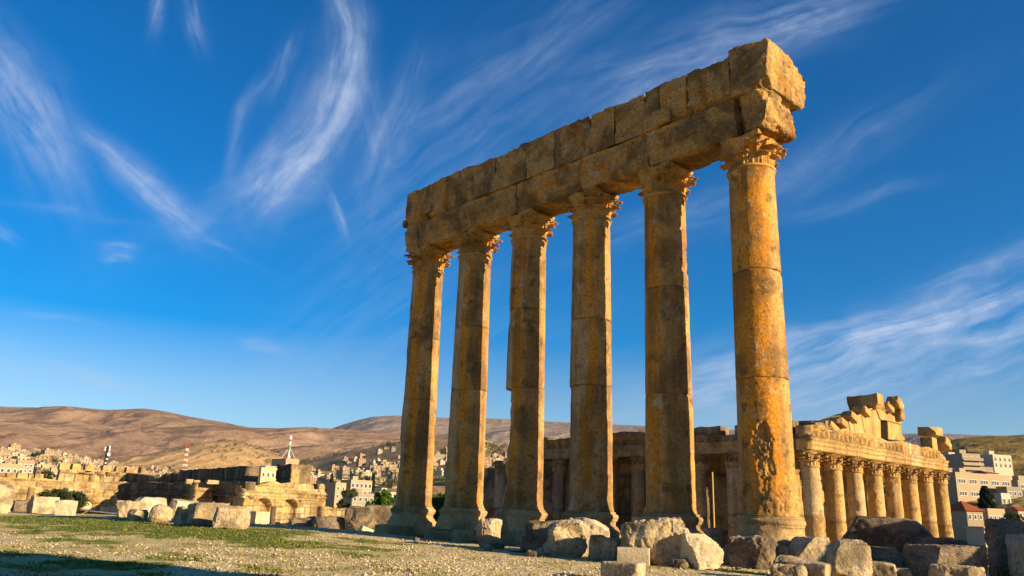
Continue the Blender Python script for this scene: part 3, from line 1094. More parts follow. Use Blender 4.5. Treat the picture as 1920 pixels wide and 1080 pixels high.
def shaft_r(z):
    t = (z - ZB) / (ZT - ZB)
    r = R_BOT + (R_TOP - R_BOT) * t ** 1.25
    r = r + .10 * np.exp(-((z - ZB) / .16)) + .05 * np.exp(-((ZT - z) / .12))
    return r


CAP_H = 1.62
COLS = [
    # index from the nearest, joints, stain phase, label
    dict(j=(1.89, 7.35, 12.0, 16.68), rust=-2.0, rw=.72, label='sunlit nearest column with a large rough gouge in its lower shaft'),
    dict(j=(1.89, 7.1, 12.1, 16.68), rust=-2.55, rw=.42, label='shaded column just left of the sunlit one, worn rounded capital on its left side'),
    dict(j=(1.89, 7.9, 11.3, 16.68), rust=-1.70, rw=.22, label='shaded column in front of the far temple with a thin orange band and pale grey left side'),
    dict(j=(1.89, 8.2, 12.6, 16.68), rust=-2.1, rw=.30, label='column with its lower left side broken away below a sharp ledge'),
    dict(j=(1.89, 8.5, 12.3, 16.68), rust=-1.85, rw=.24, label='column beside the farthest one, grey left side and a slender orange streak'),
    dict(j=(1.89, 8.3, 12.2, 16.68), rust=-1.95, rw=.30, label='farthest column, on a square plinth block at the far end of the row'),
]


def build_column(ci, spec):
    P0 = C6 + EAST * SPACING * ci
    root = empty('column', tuple(P0))
    tag(root, spec['label'], 'column', 'columns of the ruined colonnade')
    view = math.atan2(-P0[1], -P0[0])                    # angle on the shaft that faces the viewer's side of the place
    left = view - math.pi / 2                            # silhouette on the left
    js = spec['j']
    for di in range(3):
        z0, z1 = js[di], js[di + 1]
        n = 240 if (ci == 0 and di == 0) else 144
        zs = np.concatenate([[z0 + .001], np.arange(z0 + .03, z1 - .03, .042 if (ci == 0 and di == 0) else .085), [z1 - .03, z1 - .001]])
        rr = shaft_r(zs)
        edge = np.minimum(zs - z0, z1 - zs)
        if di > 0:
            rr = rr - .018 * np.exp(-((zs - z0) / .012) ** 2) - .010 * np.exp(-((zs - z0) / .05) ** 2)
        if di < 2:
            rr = rr - .018 * np.exp(-((z1 - zs) / .012) ** 2) - .010 * np.exp(-((z1 - zs) / .05) ** 2)
        prof = [(rr[0] * .5, z0)] + list(zip(rr, zs)) + [(rr[-1] * .5, z1)]
        V, F, TH, Z = lathe(prof, n)
        rad_ = np.hypot(V[:, 0], V[:, 1])
        sd_ = 100 * ci + 10 * di
        W = V + 13.7 * ci
        d = .014 * fbm(W * 1.2, sd_, 4) + .045 * np.minimum(0, fbm(W * [1.5, 1.5, 1.5], sd_ + 3, 4) + .16)
        d = d + .012 * fbm(W * 4.5, sd_ + 11, 3)
        # knocked corners at the drum joints
        jn = np.minimum(np.where(di > 0, Z - z0, 9), np.where(di < 2, z1 - Z, 9))
        d = d - .07 * np.exp(-(jn / .14) ** 2) * smooth(.25, .6, fbm(W * 1.6 + 40, sd_ + 5, 2))
        # eroded foot of the shaft
        foot = np.exp(-((Z - ZB) / 1.5) ** 2)
        d = d - foot * .055 * smooth(-.1, .5, fbm(W * 2.4, sd_ + 7, 4))
        if ci == 0:
            a = angdiff(TH, view - .10)
            zc = 4.45
            e = ((a + .10 * (Z - zc) * (Z < zc)) / np.where(Z > zc, .42, .36)) ** 2 + ((Z - zc) / np.where(Z > zc, 1.05, 1.25)) ** 2 + 1.0 * fbm(W * 1.9, 5, 4) + .5 * fbm(W * 6, 15, 3)
            g = smooth(1.1, .6, e)
            rub = 1.1 * fbm(W * 4.5, 6, 5, .65) + .8 * np.abs(fbm(W * 8, 18, 4, .65)) - .2
            d = d - g * (.09 + .11 * rub + .07 * smooth(zc, zc + 1.0, Z))
            g2 = smooth(3.9, 2.1, Z) * smooth(1.0, .55, np.abs(angdiff(TH, view + .30)) / 1.15 + .35 * fbm(W * 1.5, 14, 3))
            d = d - g2 * (.03 + .085 * fbm(W * 4.2, 16, 5, .6))
            d = d - .12 * np.exp(-((angdiff(TH, view - .55) / .12) ** 2 + ((Z - 14.6) / .22) ** 2))
        if ci == 3 and di == 0:
            lx, ly = math.cos(left + .12), math.sin(left + .12)
            across = V[:, 0] * lx + V[:, 1] * ly
            lim = np.interp(Z, [1.9, 2.4, 3.2, 4.2, 5.0, 5.8, 6.6, 7.2, 7.75, 7.9], [1.12, 1.02, .84, .80, .78, .66, .58, .66, .70, .70])
            lim = lim + .16 * fbm(np.stack([V[:, 0] * 1.2, V[:, 1] * 1.2, Z * 1.5], 1), 31, 4)
            d = d - np.maximum(0, across - lim) * .92 / np.maximum(.35, across / np.maximum(rad_, .01))
        if ci == 3 and di == 1:
            d = d - .05 * np.exp(-(angdiff(TH, left) / .5) ** 2) * smooth(11.0, 12.4, Z)
        if ci == 5:
            a = angdiff(TH, left + .1)
            g = np.exp(-(a / .45) ** 4)
            d = d - g * .10 * smooth(5.9, 5.6, Z) * smooth(2.2, 4.5, Z)
            d = d - g * .05 * smooth(11.5, 10.5, Z) * smooth(7, 9, Z)
        if ci == 2:
            a = angdiff(TH, left + .15)
            d = d - np.exp(-(a / .5) ** 4) * .08 * smooth(z1 + .01, z1 - .05, Z) * (1 if di == 0 else 0) * (1 + .5 * fbm(W * 1.5, 60, 3))
            d = d - .10 * smooth(.2, .5, fbm(W * 1.3 + 3, 61, 3)) * smooth(9.5, 11, Z) * smooth(14.5, 12.5, Z) * np.exp(-(angdiff(TH, view + .1) / .5) ** 2)
        if ci == 1:
            d = d - .09 * smooth(.15, .5, fbm(W * 1.5 + 7, 63, 3)) * smooth(12.0, 13, Z)
        inner = rad_ < .8 * rr.min()
        sc = np.where(inner, 1, (rad_ + d) / np.maximum(rad_, .01))
        V[:, 0] *= sc; V[:, 1] *= sc
        # rust stain: a band of iron-coloured water marks that wanders down the shaft
        ph = spec['rust'] + .10 * np.sin(Z * .55 + ci) + .14 * fbm(np.stack([Z * .5, 0 * Z + ci, 0 * Z], 1), 71, 2)
        st = np.exp(-(angdiff(TH, ph) / spec['rw']) ** 4)
        st = np.maximum(st, .62 * np.exp(-(angdiff(TH, ph - .75) / .16) ** 2))
        st = np.maximum(st, .55 * np.exp(-(angdiff(TH, ph + 2.6) / .5) ** 2))
        st = st * (1 - .75 * smooth(4.2, 2.2, Z) * (0 if ci == 0 else 1))
        if ci == 0 and di == 0: st = st * (1 - .6 * np.maximum(g, g2))
        an = angdiff(TH, ph)
        zn = .35 * fbm(W * [.8, .8, .35], 90 + ci, 3)
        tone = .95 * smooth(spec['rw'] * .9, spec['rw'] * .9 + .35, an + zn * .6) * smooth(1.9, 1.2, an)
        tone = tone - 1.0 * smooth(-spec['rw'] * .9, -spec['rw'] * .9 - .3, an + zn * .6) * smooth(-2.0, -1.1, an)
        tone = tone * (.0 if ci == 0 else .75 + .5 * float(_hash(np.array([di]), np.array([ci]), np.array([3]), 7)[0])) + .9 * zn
        pit = smooth(.36, .50, fbm(W * 2.1, 95 + ci, 4))
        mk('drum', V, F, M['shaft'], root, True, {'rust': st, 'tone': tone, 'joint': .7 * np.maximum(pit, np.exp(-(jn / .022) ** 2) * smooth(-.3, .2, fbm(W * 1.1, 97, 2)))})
    # attic base: square plinth, two rolls and a hollow
    prof = [(.4, .72), (1.42, .72), (1.50, .78), (1.53, .88), (1.50, 1.0), (1.40, 1.08), (1.36, 1.11), (1.36, 1.16), (1.26, 1.24), (1.22, 1.34), (1.25, 1.44), (1.32, 1.49), (1.32, 1.54), (1.36, 1.58), (1.38, 1.66), (1.35, 1.75), (1.27, 1.79), (1.24, 1.80), (1.24, 1.88), (.4, 1.885)]
    zz = np.array([p[1] for p in prof]); r_ = np.array([p[0] for p in prof])
    dense = []
    for (ra, za), (rb, zb) in zip(prof[1:-1], prof[2:-1]):
        for t in (0, .5):
            dense.append((ra + (rb - ra) * t, za + (zb - za) * t))
    dense = [prof[0]] + dense + [prof[-2], prof[-1]]
    V, F, TH, Z = lathe(dense, 96)
    W = V + 5.1 * ci
    worn = smooth(.35, -.1, np.abs(angdiff(TH, view - .55)) / 1.1 - .75 + .45 * fbm(W * 1.1, 81 + ci, 2)) * smooth(1.72, 1.5, Z)    # the north and west faces have weathered away
    if ci == 0: worn = worn * .85
    rad_ = np.hypot(V[:, 0], V[:, 1])
    soft = np.interp(Z, [.7, 1.1, 1.5, 1.89], [1.60, 1.46, 1.30, 1.20])
    r2 = rad_ * (1 - worn) + np.minimum(soft, 9) * worn
    r2 = np.where(rad_ < .6, rad_, r2 + .035 * fbm(W * 1.8, 85 + ci, 4) + worn * .05 * fbm(W * 3, 86, 3))
    V[:, 0] *= r2 / rad_; V[:, 1] *= r2 / rad_
    mk('column_base', V, F, M['base'], root, True)
    sq = ci == 5
    P, F = stone_geo((1.62, 1.62, .43), 300 + ci, .085, .05 if sq else .32, (), .05 if sq else .10, 1.6, 0 if sq else 3, 0, 0, 40)
    c_, s_ = math.cos(ROW), math.sin(ROW)
    P = np.stack([P[:, 0] * c_ - P[:, 1] * s_, P[:, 0] * s_ + P[:, 1] * c_, P[:, 2] + .36], 1)
    mk('plinth', P, F, M['base'], root, True, None, 40)
    wornd = {0: (view - 1.0, .75), 1: (view - 1.0, .8), 2: (view - 1.1, .55), 3: (view - 1.3, .4), 4: (view - 1.2, .5), 5: None}[ci]
    cap = capital_mb(CAP_H, R_TOP * 1.0, 40 + ci, wornd).build('capital', M['capital'], root, True, 45)
    cap.location = (0, 0, ZT)
    return root


for ci, spec in enumerate(COLS):
    build_column(ci, spec)


def build_entablature():
    """architrave and frieze blocks; x runs east along the row from the nearest column, y is south"""
    z0 = ZT + CAP_H                                     # underside of the architrave
    root = empty('entablature', tuple(C6 + [0, 0, z0]), math.atan2(EAST[1], EAST[0]))
    # local axes: x = east, y = EAST rotated +90 = north side negative; flip sign so that -y is south
    tag(root, 'massive weathered stone entablature resting on the six columns', 'entablature')
    rs = np.random.RandomState(5)

    def blk(name, x0, x1, ya, yb, za, zb, seed, amp=.06, rnd=.06, cuts=(), chips=0, warp=.0, res=.09, mould=False, soft_top=0.0):
        h = np.array([(x1 - x0) / 2, (yb - ya) / 2, (zb - za) / 2])
        c = np.array([(x0 + x1) / 2, (ya + yb) / 2, (za + zb) / 2])
        P, F = stone_geo(h, seed, res, rnd, cuts, amp, .85, chips, 0, 0, 64, c)
        if mould:                                      # three fasciae stepped on the long faces of the architrave
            zrel = (P[:, 2] + h[2]) / (2 * h[2])
            side = smooth(.8, .95, np.abs(P[:, 1]) / h[1])
            gone = smooth(.22, .50, fbm(P * .55 + seed * 9, seed + 3, 3))
            st = -.12 + .08 * (zrel > .20) + .08 * (zrel > .46) - .05 * (np.abs(zrel - .86) < .03)
            P[:, 1] += np.sign(P[:, 1]) * side * st * (1 - gone) - np.sign(P[:, 1]) * side * gone * .05 * (1 + fbm(P * 1.3 + seed, seed, 3))
        if soft_top:                                    # worn lower roll and a fillet along the frieze
            zrel = (P[:, 2] + h[2]) / (2 * h[2])
            side = smooth(.8, .95, np.abs(P[:, 1]) / h[1])
            gone = smooth(.0, .30, fbm((P + c) * .5 + 31, 77, 3))
            P[:, 1] += np.sign(P[:, 1]) * side * (1 - gone) * (.07 * (zrel < .10) + .035 * ((zrel > .10) & (zrel < .16)) - .03 * (np.abs(zrel - .62) < .02))
        if soft_top:
            P[:, 2] += smooth(.6, 1, P[:, 2] / h[2]) * soft_top * fbm(np.stack([(P[:, 0] + c[0]) * .45, 0 * P[:, 0], 0 * P[:, 0]], 1), 91, 3)
        mk(name, P + c, F, M['entab'], root, True, None, 35)
    H1 = 1.80; H2 = 2.30
    # architrave: one beam from column to column
    xs = [-1.15, .05, 4.95, 9.4, 14.35, 19.1, 23.8, 25.05]
    cuts0 = [((-1, .3, -.15), 1.02), ((-.8, .9, .5), 1.30), ((-.4, -.3, 1), 1.05), ((-1, -.6, .3), 1.22)]
    blk('architrave_block', -1.6, .0, -1.2, 1.12, .05, H1, 501, .22, .09, cuts0, 5, .12, .055)
    for i in range(1, len(xs) - 1):
        blk('architrave_block', xs[i] + .008, xs[i + 1] - .008, -1.02 + rs.uniform(-.03, .03), 1.04 + rs.uniform(-.03, .03), 0.0, H1 - .02, 510 + i, .14, .022, (), 0, .05, .075, True)
    # frieze: shorter blocks above
    xf = [.20, 2.55, 4.15, 5.05, 7.0, 8.7, 11.3, 13.5, 16.2, 18.3, 20.9, 22.9, 25.15]
    tops = [H1 + H2 + .004 * math.sin(i * 2.3) - (.08 if i == 11 else 0) for i in range(12)]
    for i in range(len(xf) - 1):
        yn = 1.13 + rs.uniform(-.03, .04)
        cut = []
        if i < 2: cut = [((0, 1, -1.1), 1.28 - .05 * i)]          # undercut lower edge
        if i >= 9: cut = [((0, 1, -.5), 1.30)]
        if i == len(xf) - 2: cut = cut + [((1, .2, .9), 1.62), ((1, 0, -.8), 1.55)]
        blk('frieze_block', xf[i] + .007, xf[i + 1] - .007, -1.08, yn, H1 + .0, tops[i], 530 + i, .15, .022, cut, 0, .05, .075, False, .12)
    # the near end: a frieze block whose cornice stub juts out to the west
    blk('frieze_block', -1.66, .18, -2.75, 1.18, H1 + .05, H1 + H2 + .18, 560, .17, .06, [((-.75, 1.0, -1.0), 2.12), ((-.9, -.2, .8), 1.42), ((-.2, 1, .2), 1.98), ((0, -1, .95), 1.72), ((0, -.75, -1), 1.62), ((-1, -.9, -.3), 1.74)], 0, .03, .05)
    blk('corner_boss', 3.4, 4.5, 1.0, 1.42, H1 + .05, H1 + .85, 562, .09, .25, (), 3, .05, .07)
    blk('corner_boss', 22.3, 23.2, 1.0, 1.32, H1 + .25, H1 + .95, 563, .09, .25, (), 3, .05, .07)
    blk('corner_boss', 25.0, 25.35, -.9, 1.25, H1 - .12, H1 + .42, 564, .08, .12, [((1, 0, -1), .42)], 1, .04, .07)


build_entablature()

# ------------------------------------------------------------------ fallen stones
def place_stone(box, yb=None, name='stone_block', label='', mat='rock', yaw=0.0, depth=None, tilt=(0, 0), rnd=.08, cuts=(), chips=2, amp=.045, cat='stone', seed=None, sink=.06, warp=.08, lump=.05, freq=1.8, base_z=None, hfac=1.0, res=None, group=None):
    """a fallen stone: its foot from where it meets the ground, its size from how large it stands there"""
    x0, y0, x1, y1 = box
    g = ground_at((x0 + x1) / 2, yb if yb else y1, base_z)
    base_z = float(g[2])
    dist = math.hypot(g[0], g[1])
    sc = g[1] / math.cos(0) / F_PX * (1.0 / 1.0) * math.cos(PITCH)    # metres per pixel at that depth
    w = (x1 - x0) * sc
    top = at_dist((x0 + x1) / 2, y0, dist)[2]
    hgt = max(.12, (top - base_z)) * hfac
    dp = depth if depth else min(w, 1.25 * hgt + .35 * w) * .8
    c, s_ = abs(math.cos(yaw)), abs(math.sin(yaw))
    # shrink the footprint so that the turned block still spans the same width
    k_ = w / (w * c + dp * s_)
    lx, ly = w * k_, dp * k_
    seed = seed if seed is not None else int(abs(x0 * 7 + y0 * 13)) % 9973
    hz = (hgt + sink) / 2
    P, F = stone_geo((lx / 2, ly / 2, hz), seed, res or max(.03, min(lx, hgt) / 26), rnd * .6 * min(lx, hgt, ly), [(n_, d_ * 1.0) for n_, d_ in cuts], 1.15 * amp * min(lx, hgt, 1.6), 1.7 * freq / max(.5, min(lx, 2.0)) , chips * 4, warp * .9 * min(lx, hgt, 1.5), lump, 48)
    # keep the sole on the ground
    o = mk(name, P, F, M[mat], None, True, None, 38)
    fwd = np.array([g[0], g[1]]) / dist
    pos = np.array([g[0] + fwd[0] * ly * .5, g[1] + fwd[1] * ly * .5, base_z + hz - sink])
    o.location = tuple(pos)
    o.rotation_euler = (tilt[0], tilt[1], yaw - math.atan2(g[0], g[1]))
    tag(o, label, cat, group)
    return o


def N(*a):
    v = np.array(a, float)
    return v / np.linalg.norm(v)


PS = place_stone
# left row along the grass
PS((-30, 908, 18, 962), label='tan block at the very left end of the row of stones', yaw=.2, rnd=.12, chips=3)
PS((18, 922, 65, 950), 951, label='pale rounded stone behind the row, left of the big squared block', mat='slab', rnd=.5, chips=2, yaw=.4)
PS((22, 938, 56, 960), label='low dark stone wedged beside the big squared block', mat='rock_dark', rnd=.3, chips=2)
PS((52, 931, 103, 963), label='big squared block standing on the grass left of the bush', rnd=.06, chips=1, yaw=.28, amp=.03, warp=.03)
PS((99, 939, 143, 966), label='squared block with a chipped right corner in front of the bush', mat='slab', rnd=.08, chips=2, yaw=-.35, amp=.03)
PS((118, 927, 144, 950), 953, label='grey upright stone under the bush', mat='rock_dark', rnd=.5, chips=2)
PS((146, 934, 186, 956), label='arched pale stone standing alone right of the bush', mat='slab', rnd=.45, chips=1, yaw=.2)
PS((188, 950, 203, 957), label='low kerb stone lying left of its twin before the lit wall', mat='slab', rnd=.08, chips=0, cat='kerb stone', name='kerb_stone')
PS((203, 950, 221, 958), label='low kerb stone touching the rough boulder of the middle heap', mat='slab', rnd=.08, chips=0, cat='kerb stone', name='kerb_stone')
# the middle heap
PS((250, 933, 308, 966), 968, label='pale boulder at the back of the middle heap', mat='slab', rnd=.35, chips=4, depth=2.2)
PS((217, 940, 271, 970), label='rough rounded boulder at the left end of the middle heap', rnd=.4, chips=4, amp=.09)
PS((238, 955, 276, 977), label='small dressed cube in front of the rough rounded boulder', rnd=.06, chips=1, yaw=.5, mat='rock')
PS((280, 946, 323, 980), label='egg shaped boulder in the middle of the heap', rnd=.75, chips=3, amp=.06)
PS((312, 937, 372, 978), 979, label='long tilted slab lying behind the broken drum', mat='slab', rnd=.10, chips=2, yaw=.3, tilt=(0, .06), depth=2.0)
PS((324, 950, 352, 984), label='narrow broken drum with a dark end face', mat='rock', rnd=.3, chips=1, yaw=.5, depth=1.6)
PS((348, 944, 426, 987), label='large rounded drum with a broad pale top in the heap', rnd=.35, chips=1, amp=.035, yaw=.35)
PS((398, 950, 467, 991), label='big round edged block at the right end of the middle heap', rnd=.22, chips=2, amp=.05, yaw=-.2)
PS((464, 959, 504, 984), label='pale squared block between the heap and the niche ruin', mat='slab', rnd=.06, chips=0, yaw=.6, amp=.02, warp=.02)
PS((541, 972, 589, 991), label='low grey stone lying before the niche ruin', mat='rock_dark', rnd=.3, chips=3)
PS((588, 969, 649, 994), label='long dark stone between the niche ruin and the grey boulder', mat='rock_dark', rnd=.35, chips=3)
PS((682, 947, 738, 992), 994, label='flat topped slab leaning behind the grey boulder near the farthest column', mat='rock_dark', rnd=.08, chips=1, depth=2.0)
PS((645, 949, 698, 996), label='great grey boulder left of the farthest column', mat='rock_dark', rnd=.45, chips=4, amp=.06)
PS((672, 989, 700, 1000), label='small tilted wedge lying before the grey boulder', mat='slab', rnd=.05, chips=1, tilt=(0, .3), yaw=.4)
PS((712, 991, 747, 1000), label='flat stone lying before the square plinth', mat='rock_dark', rnd=.25, chips=2)
PS((795, 993, 834, 1008), label='low oblong stone between the two farthest columns', mat='base', rnd=.15, chips=1)
PS((889, 974, 944, 1027), label='upright boulder with a broken lit top standing on the gravel', rnd=.22, chips=3, amp=.07, yaw=.5, cuts=[(N(-1, -1, .5), .55)])
PS((943, 1010, 956, 1023), label='little tilted cube beside the upright boulder', mat='slab', rnd=.04, chips=0, tilt=(.2, .6), yaw=.6)
# heap before the middle columns
PS((985, 978, 1050, 1030), 1038, label='grey squared block behind the low trough-like stone', mat='rock_dark', rnd=.2, chips=2, depth=1.3)
PS((974, 1008, 1022, 1035), label='low grey trough-like stone at the left of the broken heap', mat='rock_dark', rnd=.12, chips=0, yaw=.1)
PS((1058, 975, 1140, 1030), 1042, label='pale moulded slab lying on top at the back of the broken heap', mat='slab', rnd=.12, chips=2, tilt=(0, .12), depth=1.1)
PS((1018, 978, 1102, 1044), 1046, label='jagged pale boulder in the broken heap', rnd=.25, chips=5, amp=.10, yaw=.3)
PS((1057, 1029, 1076, 1041), label='fist of grey rubble under the jagged pale boulder', mat='rock_dark', rnd=.3, chips=2)
PS((1103, 1007, 1167, 1052), label='pitted rough block left of the neat rectangular block', rnd=.15, chips=2, amp=.09, yaw=-.2, tilt=(0, .08))
PS((1165, 973, 1298, 1058), 1060, label='largest rough boulder in front of the second column', rnd=.3, chips=5, amp=.10, depth=1.6, yaw=.1)
PS((1158, 1027, 1220, 1059), label='neat rectangular cut block on the gravel', mat='slab', rnd=.03, chips=0, amp=.012, warp=.0, lump=0, yaw=-.08)
PS((1124, 1056, 1211, 1090), label='worn oblong block lowest in the foreground, partly cut off', mat='rock', rnd=.25, chips=1, yaw=-.4, amp=.04)
PS((1219, 1040, 1256, 1059), label='small grey rock beside the neat rectangular block', mat='rock_dark', rnd=.35, chips=3)
PS((1267, 1000, 1361, 1067), label='big cut block with a smooth sloping top and broken front', rnd=.08, chips=2, yaw=.45, amp=.05, mat='slab', cuts=[(N(.5, -.6, 1.1), .46), (N(.4, -1, -.5), .52)])
PS((1324, 990, 1356, 1050), 1056, label='moulded upright fragment standing behind the big cut block', mat='rock', rnd=.05, chips=0, depth=.5)
PS((1366, 1004, 1462, 1067), label='dark pitted boulder with a lit right end below the nearest column', mat='rock_dark', rnd=.22, chips=3, amp=.08, yaw=-.35)
PS((1364, 1045, 1378, 1057), label='pebble grey chip beside the dark pitted boulder', mat='rock', rnd=.4, chips=2)
PS((1474, 1006, 1572, 1072), label='pale block with a square socket, half in shade', mat='rock', rnd=.06, chips=2, yaw=.35, cuts=[(N(-1, -.2, .9), .55)])
PS((1456, 1051, 1556, 1092), label='flat tilted slab in front of the socketed block', mat='rock', rnd=.06, chips=1, tilt=(.05, .12), yaw=-.2)
PS((1447, 1061, 1512, 1096), label='knobbly sunlit rock at the bottom edge', rnd=.35, chips=4, amp=.10)
PS((1572, 970, 1752, 1044), 1056, label='huge dark boulder before the far temple facade', mat='rock_dark', rnd=.10, chips=3, amp=.05, depth=2.6, yaw=.05, cuts=[(N(-1, 0, .7), 1.55), (N(1, 0, .9), 1.70)])
PS((1556, 1011, 1636, 1090), label='pale pointed boulder leaning before the huge dark one', mat='rock', rnd=.2, chips=2, amp=.04, yaw=.3, cuts=[(N(-1, 0, .8), .58), (N(1, 0, .45), .72)], depth=.8)
PS((1618, 1026, 1694, 1074), label='brown rock tucked under the huge dark boulder', mat='rock_dark', rnd=.3, chips=4)
PS((1632, 1054, 1682, 1092), label='small lit rock right of the pale pointed boulder', mat='rock', rnd=.3, chips=4)
PS((1678, 1065, 1712, 1092), label='rounded stone beside the layered boulder', mat='rock', rnd=.4, chips=3)
PS((1694, 1008, 1804, 1070), 1066, label='thin upper layer of rock lying on the layered boulder', mat='rock_dark', rnd=.3, chips=3, depth=1.0, yaw=.1)
PS((1690, 1022, 1862, 1094), label='layered boulder with a bright broken ridge', mat='rock_dark', rnd=.2, chips=3, amp=.06, yaw=.5, depth=2.0)
PS((1748, 1062, 1842, 1100), label='rough low rock lit along its top in the right foreground', rnd=.2, chips=2, amp=.09)
PS((1852, 974, 1945, 1092), label='tall black-brown boulder at the right border', mat='rock_dark', rnd=.6, chips=4, amp=.07, yaw=.3)
PS((1902, 1003, 1960, 1098), label='slab leaning on the tall boulder at the right border', mat='rock', rnd=.15, chips=3)

# small rubble strewn along the feet of the columns: individuals copied from a few
_rp = []
for i in range(5):
    P, F = stone_geo((.5, .40, .30), 900 + i, .07, .22, (), .10, 2.2, 9, .10)
    _rp.append((P, F))
_rr = random.Random(4)
_protos = []
for i in range(84):
    px = _rr.choice([_rr.uniform(700, 1000), _rr.uniform(960, 1480), _rr.uniform(1100, 1480), _rr.uniform(1400, 1760)])
    y0_ = np.interp(px, [700, 880, 1000, 1200, 1480, 1760], [1000, 1012, 1030, 1046, 1058, 1066])
    py = y0_ + _rr.uniform(-4, 16 if px < 1400 else 10)
    g = ground_at(px, py)
    if len(_protos) < 5:
        o = mk('rubble_stone', _rp[len(_protos)][0], _rp[len(_protos)][1], M['rock'] if len(_protos) % 2 else M['rock_dark'], None, True, None, 38)
        _protos.append(o)
    else:
        o = _rr.choice(_protos).copy(); col.objects.link(o)
    sc_ = _rr.uniform(.14, .5) if _rr.random() < .7 else _rr.uniform(.5, .9)
    o.scale = (sc_, sc_ * _rr.uniform(.8, 1.2), sc_ * _rr.uniform(.7, 1.1))
    o.location = (g[0], g[1], g[2] + .18 * sc_); o.rotation_euler = (_rr.uniform(-.3, .3), _rr.uniform(-.3, .3), _rr.uniform(0, 6.28))
    tag(o, 'small loose rubble stone strewn before the column feet', 'stone', 'small rubble before the columns')

# thin pole behind the stones
_g = ground_at(1341, 1040); _top = at_dist(1333, 885, math.hypot(_g[0], _g[1]))
mbp = MB(); mbp.tube((0, 0, 0), (0, 0, _top[2]), .04, .035, 8)
mbp.tube((0, 0, 0), (0, 0, .06), .10, .10, 10)
pole = mbp.build('pole', M['pole'], None, True, 40); pole.location = (_g[0], _g[1], 0)
tag(pole, 'thin yellow pole standing behind the stones between the two nearest columns', 'pole')

# ------------------------------------------------------------------ the neighbouring temple
NW = np.array([28.376, 76.224, 0.0])
YAW_E = math.atan2(EAST[1], EAST[0])


def on_west(px, py, t=0.0):
    """(south, z) of a photographed point on the plane of the temple's west front"""
    q = on_plane(px, py, NW + EAST * t, EAST)
    return float((q - NW) @ SOUTH), float(q[2])


def prism(mb, outline, x0, x1, jit=0.0, rs=None):
    """outline in (south, z); extruded east from x0 to x1 in temple axes (x east, y = -south)"""
    n = len(outline)
    V = [(x0, -s, z) for s, z in outline] + [(x1, -s, z) for s, z in outline]
    mb.add(V, [tuple(range(n)), tuple(range(2 * n - 1, n - 1, -1))] + [(i, n + i, n + (i + 1) % n, (i + 1) % n) for i in range(n)])


def relief_geo(width, prof, zb, depth, thick, res, seed=0, noise=.05):
    """a wall whose face is modelled in relief: u along it, z up; +y of the result is into the wall"""
    nu = max(6, int(width / res)); us = np.linspace(0, width, nu + 1)
    top = np.interp(us, [p[0] for p in prof], [p[1] for p in prof])
    nz = max(6, int((top.max() - zb) / res)); ks = np.linspace(0, 1, nz + 1)
    U, K = np.meshgrid(us, ks, indexing='ij')
    Z = zb + (top[:, None] - zb) * K
    LAST.clear()
    Y = depth(U, Z)
    P = np.stack([U.ravel(), Z.ravel(), np.full(U.size, seed * 3.3)], 1)
    Y = Y + noise * fbm(P * 1.1, seed, 4).reshape(U.shape)
    Z = Z + np.where(K > .97, .10 * fbm(np.stack([us * 1.3, us * 0, us * 0 + seed], 1), seed + 4, 3)[:, None], 0)
    front = np.stack([U.ravel(), Y.ravel(), Z.ravel()], 1)
    back = np.stack([U.ravel(), np.full(U.size, thick), Z.ravel()], 1)
    n1 = nz + 1
    i, j = np.meshgrid(np.arange(nu), np.arange(nz), indexing='ij')
    a = (i * n1 + j).ravel()
    F = [np.stack([a, a + n1, a + n1 + 1, a + 1], 1)]
    o = U.size
    F.append(np.stack([a, a + 1, a + n1 + 1, a + n1], 1) + o)
    ti = np.arange(nu) * n1 + nz
    F.append(np.stack([ti, ti + n1, ti + n1 + o, ti + o], 1))
    bi = np.arange(nu) * n1
    F.append(np.stack([bi + n1, bi, bi + o, bi + n1 + o], 1))
    lj = np.arange(nz)
    F.append(np.stack([lj, lj + 1, lj + 1 + o, lj + o], 1))
    rj = nu * n1 + np.arange(nz)
    F.append(np.stack([rj + 1, rj, rj + o, rj + 1 + o], 1))
    return np.concatenate([front, back]), np.concatenate(F)


LAST = {}


def blocks(U, Z, course, length, seed, amp=.07, groove=.07, gw=.09):
    """courses of squared stones: each sits a little in or out, with an open joint round it"""
    rrow = np.floor(Z / course)
    shift = _hash(rrow, rrow * 0, rrow * 0, seed) * .5 * length
    ln = length * (1 + .35 * _hash(rrow, rrow * 0 + 3, rrow * 0, seed))
    cc = np.floor((U + shift) / ln)
    d = amp * _hash(rrow, cc, cc * 0 + 1, seed)
    fz = np.abs((Z / course) % 1 - .5) * course
    fu = np.abs(((U + shift) / ln) % 1 - .5) * ln
    g = np.maximum(smooth(course / 2 - gw, course / 2 - gw * .2, fz), smooth(ln / 2 - gw, ln / 2 - gw * .2, fu))
    LAST['joint'] = g * (.45 + .55 * (_hash(rrow, cc, cc * 0 + 2, seed) > -.3)); LAST['tone'] = _hash(rrow, cc, cc * 0 + 5, seed)
    return d + groove * g


def relief_attrs():
    return {k_: np.concatenate([v.ravel(), 0 * v.ravel()]) for k_, v in LAST.items()}


